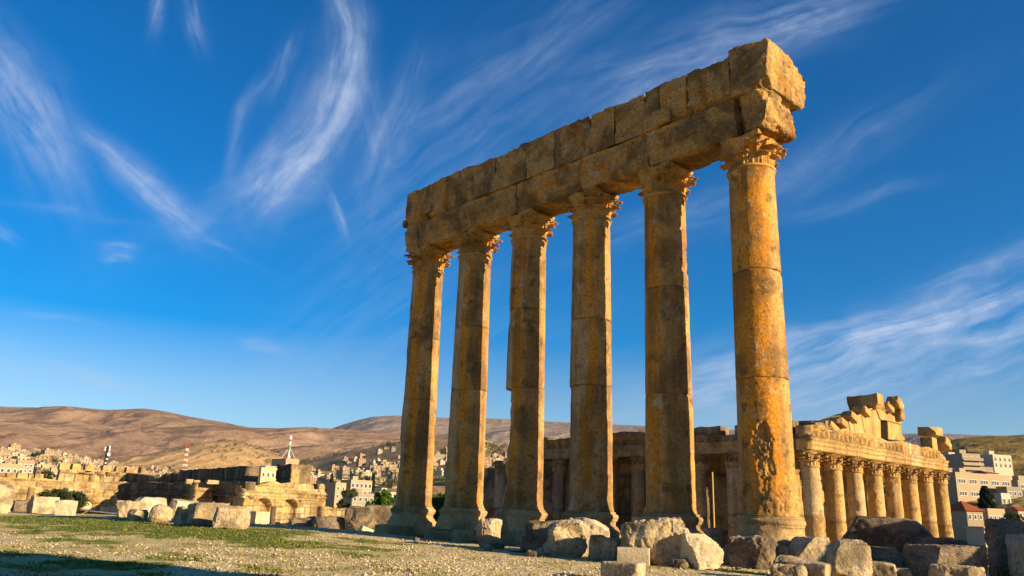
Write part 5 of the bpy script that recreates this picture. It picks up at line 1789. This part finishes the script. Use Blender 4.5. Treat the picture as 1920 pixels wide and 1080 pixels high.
# ------------------------------------------------------------------ buildings of the town
def building(box, dist, front, floors, bays, wall, label, roof='flat', depth=None, base_drop=2.0, cat='building', name='house', win=(.5, .45), balcony=False, arch=False, skip=()):
    """a house with its own wall, roof and windows; box = where it stands in the photograph, front = compass bearing it faces"""
    x0, y0, x1, y1 = box
    cx = (x0 + x1) / 2
    b_ = at_dist(cx, y1, dist); t_ = at_dist(cx, y0, dist)
    view = math.degrees(math.atan2(b_[0], b_[1])) + 180
    ang = abs(rad(front - view))
    span = (x1 - x0) * dist / F_PX * 1.0
    dp = depth or span * .6
    w = max(span * .4, (span - dp * abs(math.sin(ang)) * .8) / max(.5, math.cos(ang)))
    h = t_[2] - b_[2]
    root = empty(name, (b_[0], b_[1], b_[2]), rad(180 - front))   # local -y faces the front bearing
    tag(root, label, cat)
    rz = rad(180 - front)
    hw, hd = w / 2, dp / 2
    wb = MB()
    H = h if roof == 'flat' else h * .72
    wb.box(-hw, hw, -hd, hd, -base_drop, H)
    if roof == 'flat':
        wb.box(-hw - .0, hw, -hd, -hd + .25, H + .002, H + .8); wb.box(-hw, hw, hd - .25, hd, H + .002, H + .8)
        wb.box(-hw, -hw + .25, -hd + .255, hd - .255, H + .002, H + .8); wb.box(hw - .25, hw, -hd + .255, hd - .255, H + .002, H + .8)
        if w > 7: wb.box(-hw * .5, -hw * .5 + 2.6, -1.2, 1.4, H + .003, H + 2.4)
    wb.build('wall', M[wall], root)
    if roof == 'hip':
        rb = MB(); e = .5; k_ = min(hw, hd) * .9
        V = [(-hw - e, -hd - e, H + .01), (hw + e, -hd - e, H + .01), (hw + e, hd + e, H + .01), (-hw - e, hd + e, H + .01), (-hw + k_, 0, h + .2), (hw - k_, 0, h + .2)]
        rb.add(V, [(0, 1, 5, 4), (2, 3, 4, 5), (1, 2, 5), (3, 0, 4), (3, 2, 1, 0)])
        rb.build('roof', M['red_roof'], root)
    elif roof == 'slab':
        rb = MB(); rb.box(-hw - .5, hw + .5, -hd - .5, hd + .5, H + .01, H + .3); rb.build('roof', M['grey_metal'], root)
    fh = H / floors
    proto = {}
    for side, nb, half, dd in (('f', bays, hw, hd), ('r', max(1, bays // 2), hd, hw)):
        bw = 2 * half / nb
        ww, wh = bw * win[0], fh * win[1]
        wbm = MB()
        wbm.box(-ww / 2 - .08, ww / 2 + .08, -.10, .05, -.08, -.0)
        wbm.box(-ww / 2 - .08, ww / 2 + .08, -.10, .05, wh + .0, wh + .09)
        wbm.box(-ww / 2 - .08, -ww / 2, -.10, .05, .001, wh - .001); wbm.box(ww / 2, ww / 2 + .08, -.10, .05, .001, wh - .001)
        n_ = 1 if ww < 1.6 else 3
        for q in range(1, n_):
            xx = -ww / 2 + ww * q / n_
            wbm.box(xx - .05, xx + .05, -.06, .05, .002, wh - .002)
        if arch:
            m_ = 8
            V = [(ww / 2 * math.cos(math.pi * i / m_), yy, wh + .09 + ww / 2 * .8 * math.sin(math.pi * i / m_)) for yy in (-.03, .04) for i in range(m_ + 1)]
            wbm.add(V, [tuple(range(m_ + 1))[::-1], tuple(range(m_ + 1, 2 * m_ + 2))] + [(i, i + 1, m_ + 2 + i, m_ + 1 + i) for i in range(m_)], 1)
        wbm.box(-ww / 2, ww / 2, -.02, .04, 0, wh, 1)
        for f_ in range(floors):
            for b in range(nb):
                if (side, f_, b) in skip: continue
                xx = -half + bw * (b + .5); zz = fh * f_ + fh * (.5 - win[1] / 2)
                if side in proto:
                    o = proto[side].copy(); col.objects.link(o); o.parent = root
                else:
                    o = proto[side] = wbm.build('window', [M['white_paint'] if not arch else M[wall], M['window']], root)
                if side == 'f':
                    o.location = (xx, -dd, zz)
                else:
                    o.location = (dd, xx, zz); o.rotation_euler = (0, 0, math.pi / 2)
    if balcony:
        for f_ in range(1, floors):
            bb = MB(); bb.box(-hw - .6, hw + .2, -hd - 1.2, -hd - .01, fh * f_ - .15, fh * f_)
            bb.box(-hw - .6, hw + .2, -hd - 1.2, -hd - 1.05, fh * f_ + .002, fh * f_ + .9)
            bb.build('balcony', M['brown_wall'], root)
    return root


# right, below the olive hill
building((1776, 894, 1880, 962), 300, 158, 3, 5, 'pale_wall', 'large cream school block with three rows of windows behind the conifer', depth=9, win=(.62, .32), base_drop=8)
building((1822, 884, 1862, 900), 318, 165, 1, 3, 'white_wall', 'small red roofed top storey showing above the cream school block', roof='hip', depth=9, base_drop=8)
building((1787, 856, 1832, 900), 345, 170, 5, 3, 'brown_wall', 'brown five storey apartment block with balconies', depth=9, balcony=True, win=(.45, .5), base_drop=9)
building((1838, 858, 1886, 880), 365, 160, 2, 4, 'white_wall', 'white villa with arched windows on the hillside', depth=9, arch=True, win=(.34, .36), base_drop=9)
building((1774, 852, 1793, 866), 380, 165, 2, 2, 'white_wall', 'small white house above the brown apartment block', base_drop=9)
building((1772, 882, 1791, 900), 330, 165, 2, 2, 'pink_wall', 'low house between the temple and the brown apartment block', base_drop=9)
building((1832, 880, 1858, 894), 350, 168, 1, 2, 'grey_wall', 'small grey shed under the white villa', base_drop=9)
building((1786, 941, 1834, 1003), 222, 172, 2, 3, 'pale_wall', 'red roofed house with a dark garage beside the last temple column', roof='hip', depth=8, win=(.42, .35), base_drop=6)
building((1822, 960, 1873, 988), 232, 160, 1, 4, 'pale_wall', 'flat roofed beige house below the conifer', depth=7, win=(.5, .45), base_drop=8)
building((1825, 985, 1874, 1004), 215, 165, 1, 3, 'white_wall', 'white shop with a striped awning', depth=5, win=(.6, .6), base_drop=6, roof='slab')
building((1880, 951, 1930, 975), 255, 160, 1, 4, 'pink_wall', 'long low building with a red roof at the right edge', roof='hip', depth=7, base_drop=8)
building((1880, 918, 1912, 950), 300, 162, 2, 3, 'grey_wall', 'grey house behind the long low building', base_drop=8)
building((1898, 906, 1940, 935), 330, 165, 2, 3, 'brown_wall', 'brown house cut by the right edge', base_drop=8)
building((1872, 930, 1892, 950), 285, 160, 1, 2, 'white_wall', 'white hut right of the cream school block', base_drop=8)
# behind the court ruins
building((468, 884, 527, 899), 230, 140, 1, 5, 'yellow_wall', 'ochre house with a window band showing above the dark wall', depth=9, base_drop=14, win=(.5, .5))
building((484, 873, 512, 886), 236, 140, 1, 4, 'white_wall', 'glazed roof pavilion on the ochre house', roof='slab', depth=6, base_drop=3, win=(.8, .7))
building((510, 866, 552, 900), 250, 138, 2, 3, 'pale_wall', 'cream house with a stair tower under the guyed mast', depth=9, base_drop=14)
building((608, 909, 642, 952), 330, 140, 3, 2, 'pale_wall', 'plain beige house right of the niche ruin', depth=9, base_drop=14, win=(.35, .4))
building((640, 904, 692, 932), 360, 140, 2, 5, 'pale_wall', 'long two storey house with an open upper gallery', depth=9, base_drop=14, win=(.6, .5))
building((644, 929, 696, 958), 300, 145, 2, 4, 'grey_wall', 'grey unfinished house with rooftop tanks before the long house', depth=8, base_drop=14)
building((696, 926, 742, 956), 350, 140, 2, 3, 'white_wall', 'white house hidden behind the bright green tree', base_drop=14)
building((836, 895, 872, 925), 420, 140, 2, 3, 'white_wall', 'white house between the two farthest columns', base_drop=14)
building((915, 895, 932, 922), 430, 140, 3, 2, 'yellow_wall', 'orange house beside the lone temple column', base_drop=14)
building((93, 884, 112, 900), 195, 140, 1, 1, 'pale_wall', 'tiny house with one window beside the crenellated wall', base_drop=8, win=(.3, .35))
building((31, 868, 56, 888), 260, 140, 2, 3, 'pink_wall', 'pinkish house above the pale wall at the left', base_drop=10)
building((0, 876, 36, 890), 240, 140, 1, 4, 'pale_wall', 'long cream house behind the row of squared blocks', base_drop=10)

_house_cache = {}


def far_house(kind, wall):
    key = (kind, wall)
    if key in _house_cache:
        return _house_cache[key].copy()
    w, d, h, fl = ((10, 9, 4.2, 1), (12, 10, 7.2, 2), (9, 9, 10.2, 3), (18, 9, 6.8, 2))[kind]
    mb = MB()
    mb.box(-w / 2, w / 2, -d / 2, d / 2, -4, h)
    mb.box(-w * .2, w * .1, -1.5, 1.5, h + .002, h + 2.2)
    for xx in (-w * .4, w * .35):
        mb.tube((xx, d * .3, h), (xx, d * .3, h + 1.1), .6, .6, 8, 0)
    for f_ in range(fl):
        for i in range(3 if w < 15 else 5):
            nb = 3 if w < 15 else 5
            xx = -w / 2 + w / nb * (i + .5); zz = f_ * h / fl + .9
            mb.box(xx - .7, xx + .7, -d / 2 - .06, -d / 2 + .1, zz, zz + 1.5, 1)
            if i < 2:
                yy = -d / 2 + d / 2 * (i + .5)
                mb.box(w / 2 - .1, w / 2 + .06, yy - .6, yy + .6, zz, zz + 1.5, 1)
        mb.box(-w / 2 - .35, w / 2 + .35, -d / 2 - .9, -d / 2 - .02, (f_ + 1) * h / fl - .2, (f_ + 1) * h / fl)
    o = mb.build('town_house', [M[wall], M['window']])
    _house_cache[key] = o
    return o


WN = {'pale_wall': 'cream', 'white_wall': 'white', 'pink_wall': 'pinkish', 'grey_wall': 'grey', 'brown_wall': 'brown'}
KN = ('single storey house', 'two storey house', 'three storey block', 'long two storey house')


def scatter_houses(hname, area, n, seed, where, dens=None):
    rs = np.random.RandomState(seed)
    poly = np.array(area, float)
    x0, y0 = poly.min(0); x1, y1 = poly.max(0)
    placed = []
    tries = 0
    while len(placed) < n and tries < 6000:
        tries += 1
        px, py = rs.uniform(x0, x1), rs.uniform(y0, y1)
        # inside the outline
        ins = False
        for i in range(len(poly)):
            (ax, ay), (bx, by) = poly[i], poly[i - 1]
            if (ay > py) != (by > py) and px < (bx - ax) * (py - ay) / (by - ay) + ax:
                ins = not ins
        if not ins: continue
        if dens and rs.random() > dens(px, py): continue
        p = hit(hname, px, py)
        if p is None or np.hypot(p[0], p[1]) < 420: continue
        if any(np.hypot(*(p[:2] - q[:2])) < 13 for q in placed): continue
        placed.append(p)
        kind = rs.choice(4, p=(.34, .34, .14, .18)); wall = rs.choice(['pale_wall', 'white_wall', 'pink_wall', 'grey_wall', 'brown_wall'], p=(.40, .24, .14, .12, .10))
        o = far_house(int(kind), str(wall))
        if o.name not in col.objects: col.objects.link(o)
        o.location = tuple(p)
        o.rotation_euler = (0, 0, rad(180 - rs.uniform(115, 165)))
        k_ = rs.uniform(.5, .9) * (1.0 if np.hypot(p[0], p[1]) > 600 else .8); o.scale = (k_, k_, k_ * .85)
        o.name = 'town_house'
        lab = WN[str(wall)] + ' flat roofed ' + KN[kind] + ' ' + where
        tag(o, lab, 'house', lab.replace('house ', 'houses ').replace('block ', 'blocks '))


scatter_houses('village_hill', [(-60, 846), (0, 841), (60, 842), (110, 852), (150, 858), (200, 870), (260, 876), (340, 881), (440, 886), (440, 900), (-60, 900)], 150, 3, 'on the left village slope')
scatter_houses('town_hill', [(545, 882), (600, 868), (650, 862), (745, 834), (850, 822), (935, 836), (1000, 845), (1000, 930), (560, 915)], 140, 5, 'on the slope behind the columns', lambda x, y: .25 + .75 * smooth(850, 905, y))

# ------------------------------------------------------------------ trees and shrubs
g_ = ground_at(115, 960); q_ = at_dist(115, 950, math.hypot(g_[0], g_[1]) + 3)
tree('bush', (q_[0], q_[1], -.05), 6.6, 'bush', M['leaf_dark'], 'wide dark leafy bush before the sunlit wall', 'bush', None, 9000, 4)
q_ = at_dist(713, 952, 150); z_ = -5.0
tree('broadleaf_tree', (q_[0], q_[1], z_), at_dist(713, 909, 150)[2] - z_, 'round', M['leaf_bright'], 'bright green round tree left of the farthest column', 'tree', None, 9000, 5, 0, .72)
q_ = at_dist(824, 955, 140)
tree('broadleaf_tree', (q_[0], q_[1], -5), at_dist(824, 914, 140)[2] + 5, 'round', M['leaf_bright'], 'yellow green tree between the two farthest columns', 'tree', None, 9000, 5, 1.3, .8)
q_ = at_dist(752, 955, 170)
tree('broadleaf_tree', (q_[0], q_[1], -5), at_dist(752, 918, 170)[2] + 5, 'round', M['leaf_mid'], 'olive tree half hidden by the farthest column', 'tree', None, 9000, 5, 2.3, .8)
q_ = at_dist(634, 955, 135)
tree('broadleaf_tree', (q_[0], q_[1], -5), at_dist(634, 928, 135)[2] + 5, 'round', M['leaf_dark'], 'small dark tree before the plain beige house', 'tree', None, 6000, 9, .4, .8)
q_ = at_dist(655, 932, 290)
tree('bush', (q_[0], q_[1], q_[2] - .5), 7.5, 'bush', M['leaf_mid'], 'clipped dome of green in front of the long gallery house', 'bush', None, 5000, 14)
q_ = at_dist(884, 955, 120)
tree('broadleaf_tree', (q_[0], q_[1], -5), at_dist(930, 925, 120)[2] + 5, 'round', M['leaf_dark'], 'dark tree in the gap beside the broken column', 'tree', None, 6000, 9, 2.4, .8)
for px, y0, y1, d_, lab in ((621, 889, 912, 420, 'slim conifer behind the plain beige house'), (686, 893, 916, 400, 'left one of two close cypresses above the gallery house'), (698, 889, 922, 395, 'taller right one of two close cypresses above the gallery house')):
    b_ = at_dist(px, y1, d_); t_ = at_dist(px, y0, d_)
    tree('cypress', tuple(b_ - [0, 0, 4]), t_[2] - b_[2] + 4, 'cypress', M['leaf_conifer'], lab, 'tree', None, 4000, 6, px)
b_ = at_dist(1851, 958, 238); t_ = at_dist(1846, 911, 238)
tree('conifer', tuple(b_ - [0, 0, 2]), t_[2] - b_[2] + 2, 'conifer', M['leaf_conifer'], 'dark conifer in front of the cream school block', 'tree', None, 14000, 7, 0, 1.25)
for i, (px, y0, y1, d_, m_, lab) in enumerate(((1782, 862, 882, 350, 'leaf_dark', 'dark tree left of the brown apartment block'), (1808, 842, 858, 390, 'leaf_dark', 'dark slim tree above the brown apartment block'), (1833, 856, 878, 356, 'leaf_dark', 'dark tree between the apartment block and the white villa'),
                                       (1894, 956, 978, 225, 'leaf_mid', 'shrubby tree before the long low building'), (1878, 900, 925, 310, 'leaf_mid', 'olive tree above the white hut'), (1905, 958, 975, 215, 'leaf_dark', 'dark bushy tree at the right edge'), (88, 877, 892, 190, 'leaf_dark', 'dark round tree beside the tiny house'), (37, 882, 890, 205, 'leaf_mid', 'low olive tree above the pale wall'), (322, 885, 897, 170, 'leaf_bright', 'bright green tree showing over the gap in the dark wall'))):
    b_ = at_dist(px, y1, d_); t_ = at_dist(px, y0, d_)
    tree('broadleaf_tree', tuple(b_ - [0, 0, 3]), t_[2] - b_[2] + 3, 'round', M[m_], lab, 'tree', None, 4000, 12, i * 1.1, 1.1)


def scatter_shrubs(hname, pts, label, group, size, seed, mat='leaf_dark', name='hill_shrub'):
    rs = np.random.RandomState(seed)
    for px, py in pts:
        p = hit(hname, px, py)
        if p is None or np.hypot(p[0], p[1]) < 330 and hname != 'olive_hill': continue
        s = size * rs.uniform(.6, 1.3)
        tree(name, (p[0], p[1], p[2] - .1 * s), s, 'round', M[mat], label, 'shrub', group, 420, 21, rs.uniform(0, 6), 1.1, False)


rs_ = np.random.RandomState(12)
pts = [(rs_.normal(c[0], c[2]), rs_.normal(c[1], c[3])) for c in ((440, 838, 30, 8), (475, 855, 30, 8), (500, 862, 25, 6), (400, 845, 35, 8), (510, 870, 20, 5), (450, 850, 50, 10)) for _ in range(9)]
scatter_shrubs('shrubby_hill', pts, 'dark round shrub dotted over the dry tan hill', 'shrubs on the dry tan hill', 9.0, 2)
pts = [(x, 831 + (x - 456) * .33 + rs_.normal(0, 1.2) + 3) for x in np.linspace(458, 545, 48)] + [(x, 829 + rs_.normal(0, .7)) for x in np.linspace(408, 442, 18)]
scatter_shrubs('shrubby_hill', pts, 'tree in the dark line along the crest of the dry tan hill', 'trees lining the tan hill crest', 8.5, 3, 'leaf_conifer', 'crest_tree')
pts = [(x, 872 - (x - 560) * .24 + rs_.normal(0, 1.8)) for x in np.linspace(565, 665, 46)]
scatter_shrubs('town_hill', pts, 'tree in the dark hedge line climbing the town slope', 'trees in the hedge line on the slope', 9.0, 4, 'leaf_conifer', 'hedge_tree')
pts = [(rs_.uniform(560, 1000), 0) for _ in range(85)]
pts = [(x, rs_.uniform(max(840, 870 - (x - 560) * .22), 925)) for x, _ in pts]
scatter_shrubs('town_hill', pts, 'dark green tree among the houses on the slope behind the columns', 'trees between the hillside houses', 8.0, 5, 'leaf_mid', 'garden_tree')  # small garden trees, drawn as crowns without trunks
pts = [(rs_.uniform(-20, 430), 0) for _ in range(60)]
pts = [(x, rs_.uniform(846 + max(0, x) * .12, 892)) for x, _ in pts]
scatter_shrubs('village_hill', pts, 'dark green tree among the houses of the left village', 'trees between the village houses', 7.5, 6, 'leaf_mid', 'village_tree')  # village trees, only their crowns are modelled
pts = [(rs_.normal(735, 14), rs_.normal(838, 4)) for _ in range(16)] + [(rs_.normal(925, 10), rs_.normal(850, 8)) for _ in range(24)]
scatter_shrubs('town_hill', pts, 'tree of the small dark grove high on the slope', 'trees of the dark groves on the slope', 11.0, 7, 'leaf_conifer', 'grove_tree')
pts = [(rs_.uniform(1780, 1930), rs_.uniform(830, 885)) for _ in range(26)]
scatter_shrubs('olive_hill', pts, 'small olive bush on the dry hill at the right', 'bushes on the olive hill', 2.2, 8, 'leaf_mid')

# ------------------------------------------------------------------ masts
def mast_base(px, y1, dist, drop):
    b_ = at_dist(px, y1, dist)
    return np.array([b_[0], b_[1], b_[2] - drop])


def lattice(mb, h, w0, w1, seg, mi, r=.12):
    """square lattice mast, banded in alternating colours"""
    for i in range(seg):
        za, zb = h * i / seg, h * (i + 1) / seg
        wa, wb = w0 + (w1 - w0) * i / seg, w0 + (w1 - w0) * (i + 1) / seg
        ca = [(sx * wa / 2, sy * wa / 2, za) for sx, sy in ((-1, -1), (1, -1), (1, 1), (-1, 1))]
        cb_ = [(sx * wb / 2, sy * wb / 2, zb) for sx, sy in ((-1, -1), (1, -1), (1, 1), (-1, 1))]
        for q in range(4):
            mb.tube(ca[q], cb_[q], r, r, 5, mi[i % len(mi)])
            mb.tube(ca[q], cb_[(q + 1) % 4], r * .7, r * .7, 4, mi[i % len(mi)])
            mb.tube(ca[(q + 1) % 4], cb_[q], r * .7, r * .7, 4, mi[i % len(mi)])
            mb.tube(cb_[q], cb_[(q + 1) % 4], r * .8, r * .8, 4, mi[i % len(mi)])


def build_masts():
    d = 520
    b = mast_base(346, 880, d, 6); top = at_dist(350, 836, d)[2]
    r_ = empty('lattice_mast', tuple(b)); tag(r_, 'red and white banded lattice mast above the dark court wall', 'mast')
    mb = MB(); lattice(mb, top - b[2], 2.4, .9, 13, (0, 1), .06)
    mb.build('mast_frame', [M['red_paint'], M['white_paint']], r_)
    mb = MB()
    for a in range(3):
        x, y = math.cos(a * 2.1) * .9, math.sin(a * 2.1) * .9
        mb.box(x - .2, x + .2, y - .15, y + .15, (top - b[2]) * .93, (top - b[2]) * 1.03)
    mb.build('antenna_panel', M['red_paint'], r_)
    d = 420
    b = mast_base(197, 872, d, 4); top = at_dist(204, 836, d)[2]; H = top - b[2]
    r_ = empty('phone_mast', tuple(b)); tag(r_, 'slender dark phone mast with white antenna panels over the merlons', 'mast')
    mb = MB(); lattice(mb, H * .97, 1.2, .9, 12, (0,), .13); mb.build('mast_frame', M['dark_metal'], r_)
    for x, z0, z1, w in ((1.2, .80, 1.0, .22), (.8, .64, .71, .30), (-.8, .82, .96, .16), (.7, .50, .55, .3), (.4, .36, .41, .26)):
        mb = MB(); mb.box(x - w, x + w, -.9, -.5, H * z0, H * z1); mb.build('antenna_panel', M['white_paint'], r_)
    mb = MB(); V, F, _, _ = lathe([(.05, 0), (.6, .1), (.9, .3)], 14); mb.add(np.stack([V[:, 0] + 1.6, -V[:, 2] - .9, V[:, 1] + H * .70], 1), F.tolist()); mb.build('dish', M['white_paint'], r_)
    d = 262
    b = mast_base(540, 868, d, .5); top = at_dist(541, 817, d)[2]; H = top - b[2]
    r_ = empty('guyed_mast', tuple(b)); tag(r_, 'guyed mast in white, red and green bands on the cream house', 'mast')
    for z0, z1, m_, w in ((0, .22, 'white_paint', .28), (.22, .30, 'white_paint', .5), (.30, .50, 'white_paint', .22), (.50, .68, 'green_paint', .40), (.68, .80, 'white_paint', .36), (.80, .88, 'red_paint', .42), (.88, 1.0, 'white_paint', .40)):
        mb = MB(); mb.tube((0, 0, H * z0), (0, 0, H * z1), w, w * .95, 8); mb.build('mast_section', M[m_], r_, True, 40)
    for a in range(4):
        mb = MB(); mb.tube((0, 0, H * .62), (math.cos(a * 1.57 + .4) * 3.2, math.sin(a * 1.57 + .4) * 3.2, -.2), .05, .05, 4); mb.build('guy_wire', M['white_paint'], r_)
    mb = MB(); mb.box(-2.4, -.8, -.5, .5, 0, .7); mb.box(-.3, .9, -.8, .4, .01, 1.0); mb.build('equipment_box', M['red_paint'], r_)


build_masts()

# ------------------------------------------------------------------ people
def person(px, dist, height, shirt, label, lean=0.0, yaw=0.0, arm=0.0):
    b_ = at_dist(px, 960, dist); pos = (b_[0], b_[1], .03)
    k_ = height / 1.75

    def skin(name, verts, edges, radii, mat, parent=None):
        me = bpy.data.meshes.new(name); me.from_pydata([Vector(v) * k_ for v in verts], edges, []); me.update()
        o = bpy.data.objects.new(name, me); col.objects.link(o)
        md = o.modifiers.new('skin', 'SKIN')
        for i, r in enumerate(radii):
            me.skin_vertices[0].data[i].radius = (r[0] * k_, r[1] * k_) if isinstance(r, tuple) else (r * k_, r * k_)
        me.skin_vertices[0].data[0].use_root = True
        o.modifiers.new('smooth', 'SUBSURF').levels = 1
        o.modifiers['smooth'].render_levels = 2
        me.materials.append(mat)
        if parent: o.parent = parent
        return o
    pelvis, chest, neck = (0, 0, .95), (0, lean * .5, 1.30), (0, lean, 1.48)
    V = [pelvis, (0, lean * .25, 1.12), chest, neck, (0, lean - .01, 1.56), (0, lean - .02, 1.64), (0, lean - .015, 1.72)]
    Rr = [(.15, .11), (.13, .10), (.16, .11), .055, .075, (.082, .098), (.06, .07)]
    E_ = [(i, i + 1) for i in range(6)]
    V.append((0, lean - .125, 1.625)); Rr.append(.018); E_.append((5, 7))          # nose
    for s in (-1, 1):
        n = len(V)
        V += [(s * .19, lean * .7, 1.40), (s * .25, lean * .5 + .02, 1.12), (s * (.25 - .08 * arm), lean * .4 - .10 - .18 * arm, .92 + .16 * arm), (s * (.24 - .1 * arm), lean * .4 - .15 - .24 * arm, .82 + .2 * arm)]
        Rr += [.06, .045, .034, (.022, .042)]
        E_ += [(2, n), (n, n + 1), (n + 1, n + 2), (n + 2, n + 3)]
        h = n + 3
        for q in range(5):                                                         # fingers and thumb
            V.append((V[h][0] + (q - 2) * .018 * (1 if q else .0) + (s * -.04 if q == 0 else 0), V[h][1] - .03, V[h][2] - (.085 if q else .04) - .01 * (q == 2)))
            Rr.append(.010); E_.append((h, len(V) - 1))
        n = len(V)
        V += [(s * .10, 0, .88), (s * .11, -.02, .50), (s * .11, .02, .09), (s * .12, -.15, .04)]
        Rr += [.095, .065, .045, (.045, .03)]
        E_ += [(0, n), (n, n + 1), (n + 1, n + 2), (n + 2, n + 3)]
    body = skin('person', V, E_, Rr, M['skin'])
    body.location = pos; body.rotation_euler = (0, 0, yaw)
    tag(body, label, 'person')
    T = [pelvis, (0, lean * .25, 1.12), chest, (0, lean * .9, 1.44)]
    TR = [(.175, .135), (.155, .125), (.185, .135), (.10, .08)]
    TE = [(0, 1), (1, 2), (2, 3)]
    for s in (-1, 1):
        n = len(T)
        T += [(s * .20, lean * .7, 1.40), (s * .255, lean * .5 + .02, 1.12)]; TR += [.078, .062]; TE += [(2, n), (n, n + 1)]
    skin('shirt', T, TE, TR, M[shirt], body)
    T = [(0, 0, .97)]; TR = [(.165, .125)]; TE = []
    for s in (-1, 1):
        n = len(T)
        T += [(s * .10, 0, .86), (s * .11, -.02, .50), (s * .11, .02, .12)]; TR += [.115, .085, .068]; TE += [(0, n), (n, n + 1), (n + 1, n + 2)]
    skin('trousers', T, TE, TR, M['jeans'], body)
    skin('hair', [(0, lean + .03, 1.60), (0, lean + .02, 1.69), (0, lean - .03, 1.745)], [(0, 1), (1, 2)], [(.078, .07), (.09, .095), (.07, .06)], M['hair'], body)


person(386, 75, 1.74, 'orange_cloth', 'person in orange clothes standing behind the heap of drums', .0, .6)
person(398, 74, 1.86, 'blue_cloth', 'dark haired person in light blue beside the one in orange', .05, -.4)
person(428, 75.5, 1.80, 'blue_cloth', 'person in a pale blue shirt leaning on the stones, apart from the other two', .10, .8, .8)

# ------------------------------------------------------------------ air
def build_haze():
    mb = MB(); mb.box(-17500, 17500, -17500, 17500, -700, 1750)
    m = bpy.data.materials.new('haze_air'); m.use_nodes = True
    t = m.node_tree; t.nodes.clear()
    out = t.nodes.new('ShaderNodeOutputMaterial'); v = t.nodes.new('ShaderNodeVolumePrincipled')
    v.inputs['Color'].default_value = (.42, .66, 1.0, 1)
    v.inputs['Density'].default_value = HAZE
    v.inputs['Anisotropy'].default_value = .2
    t.links.new(v.outputs[0], out.inputs['Volume'])
    o = mb.build('haze', m)
    tag(o, kind='stuff')


HAZE = 1.1e-5
if HAZE: build_haze()
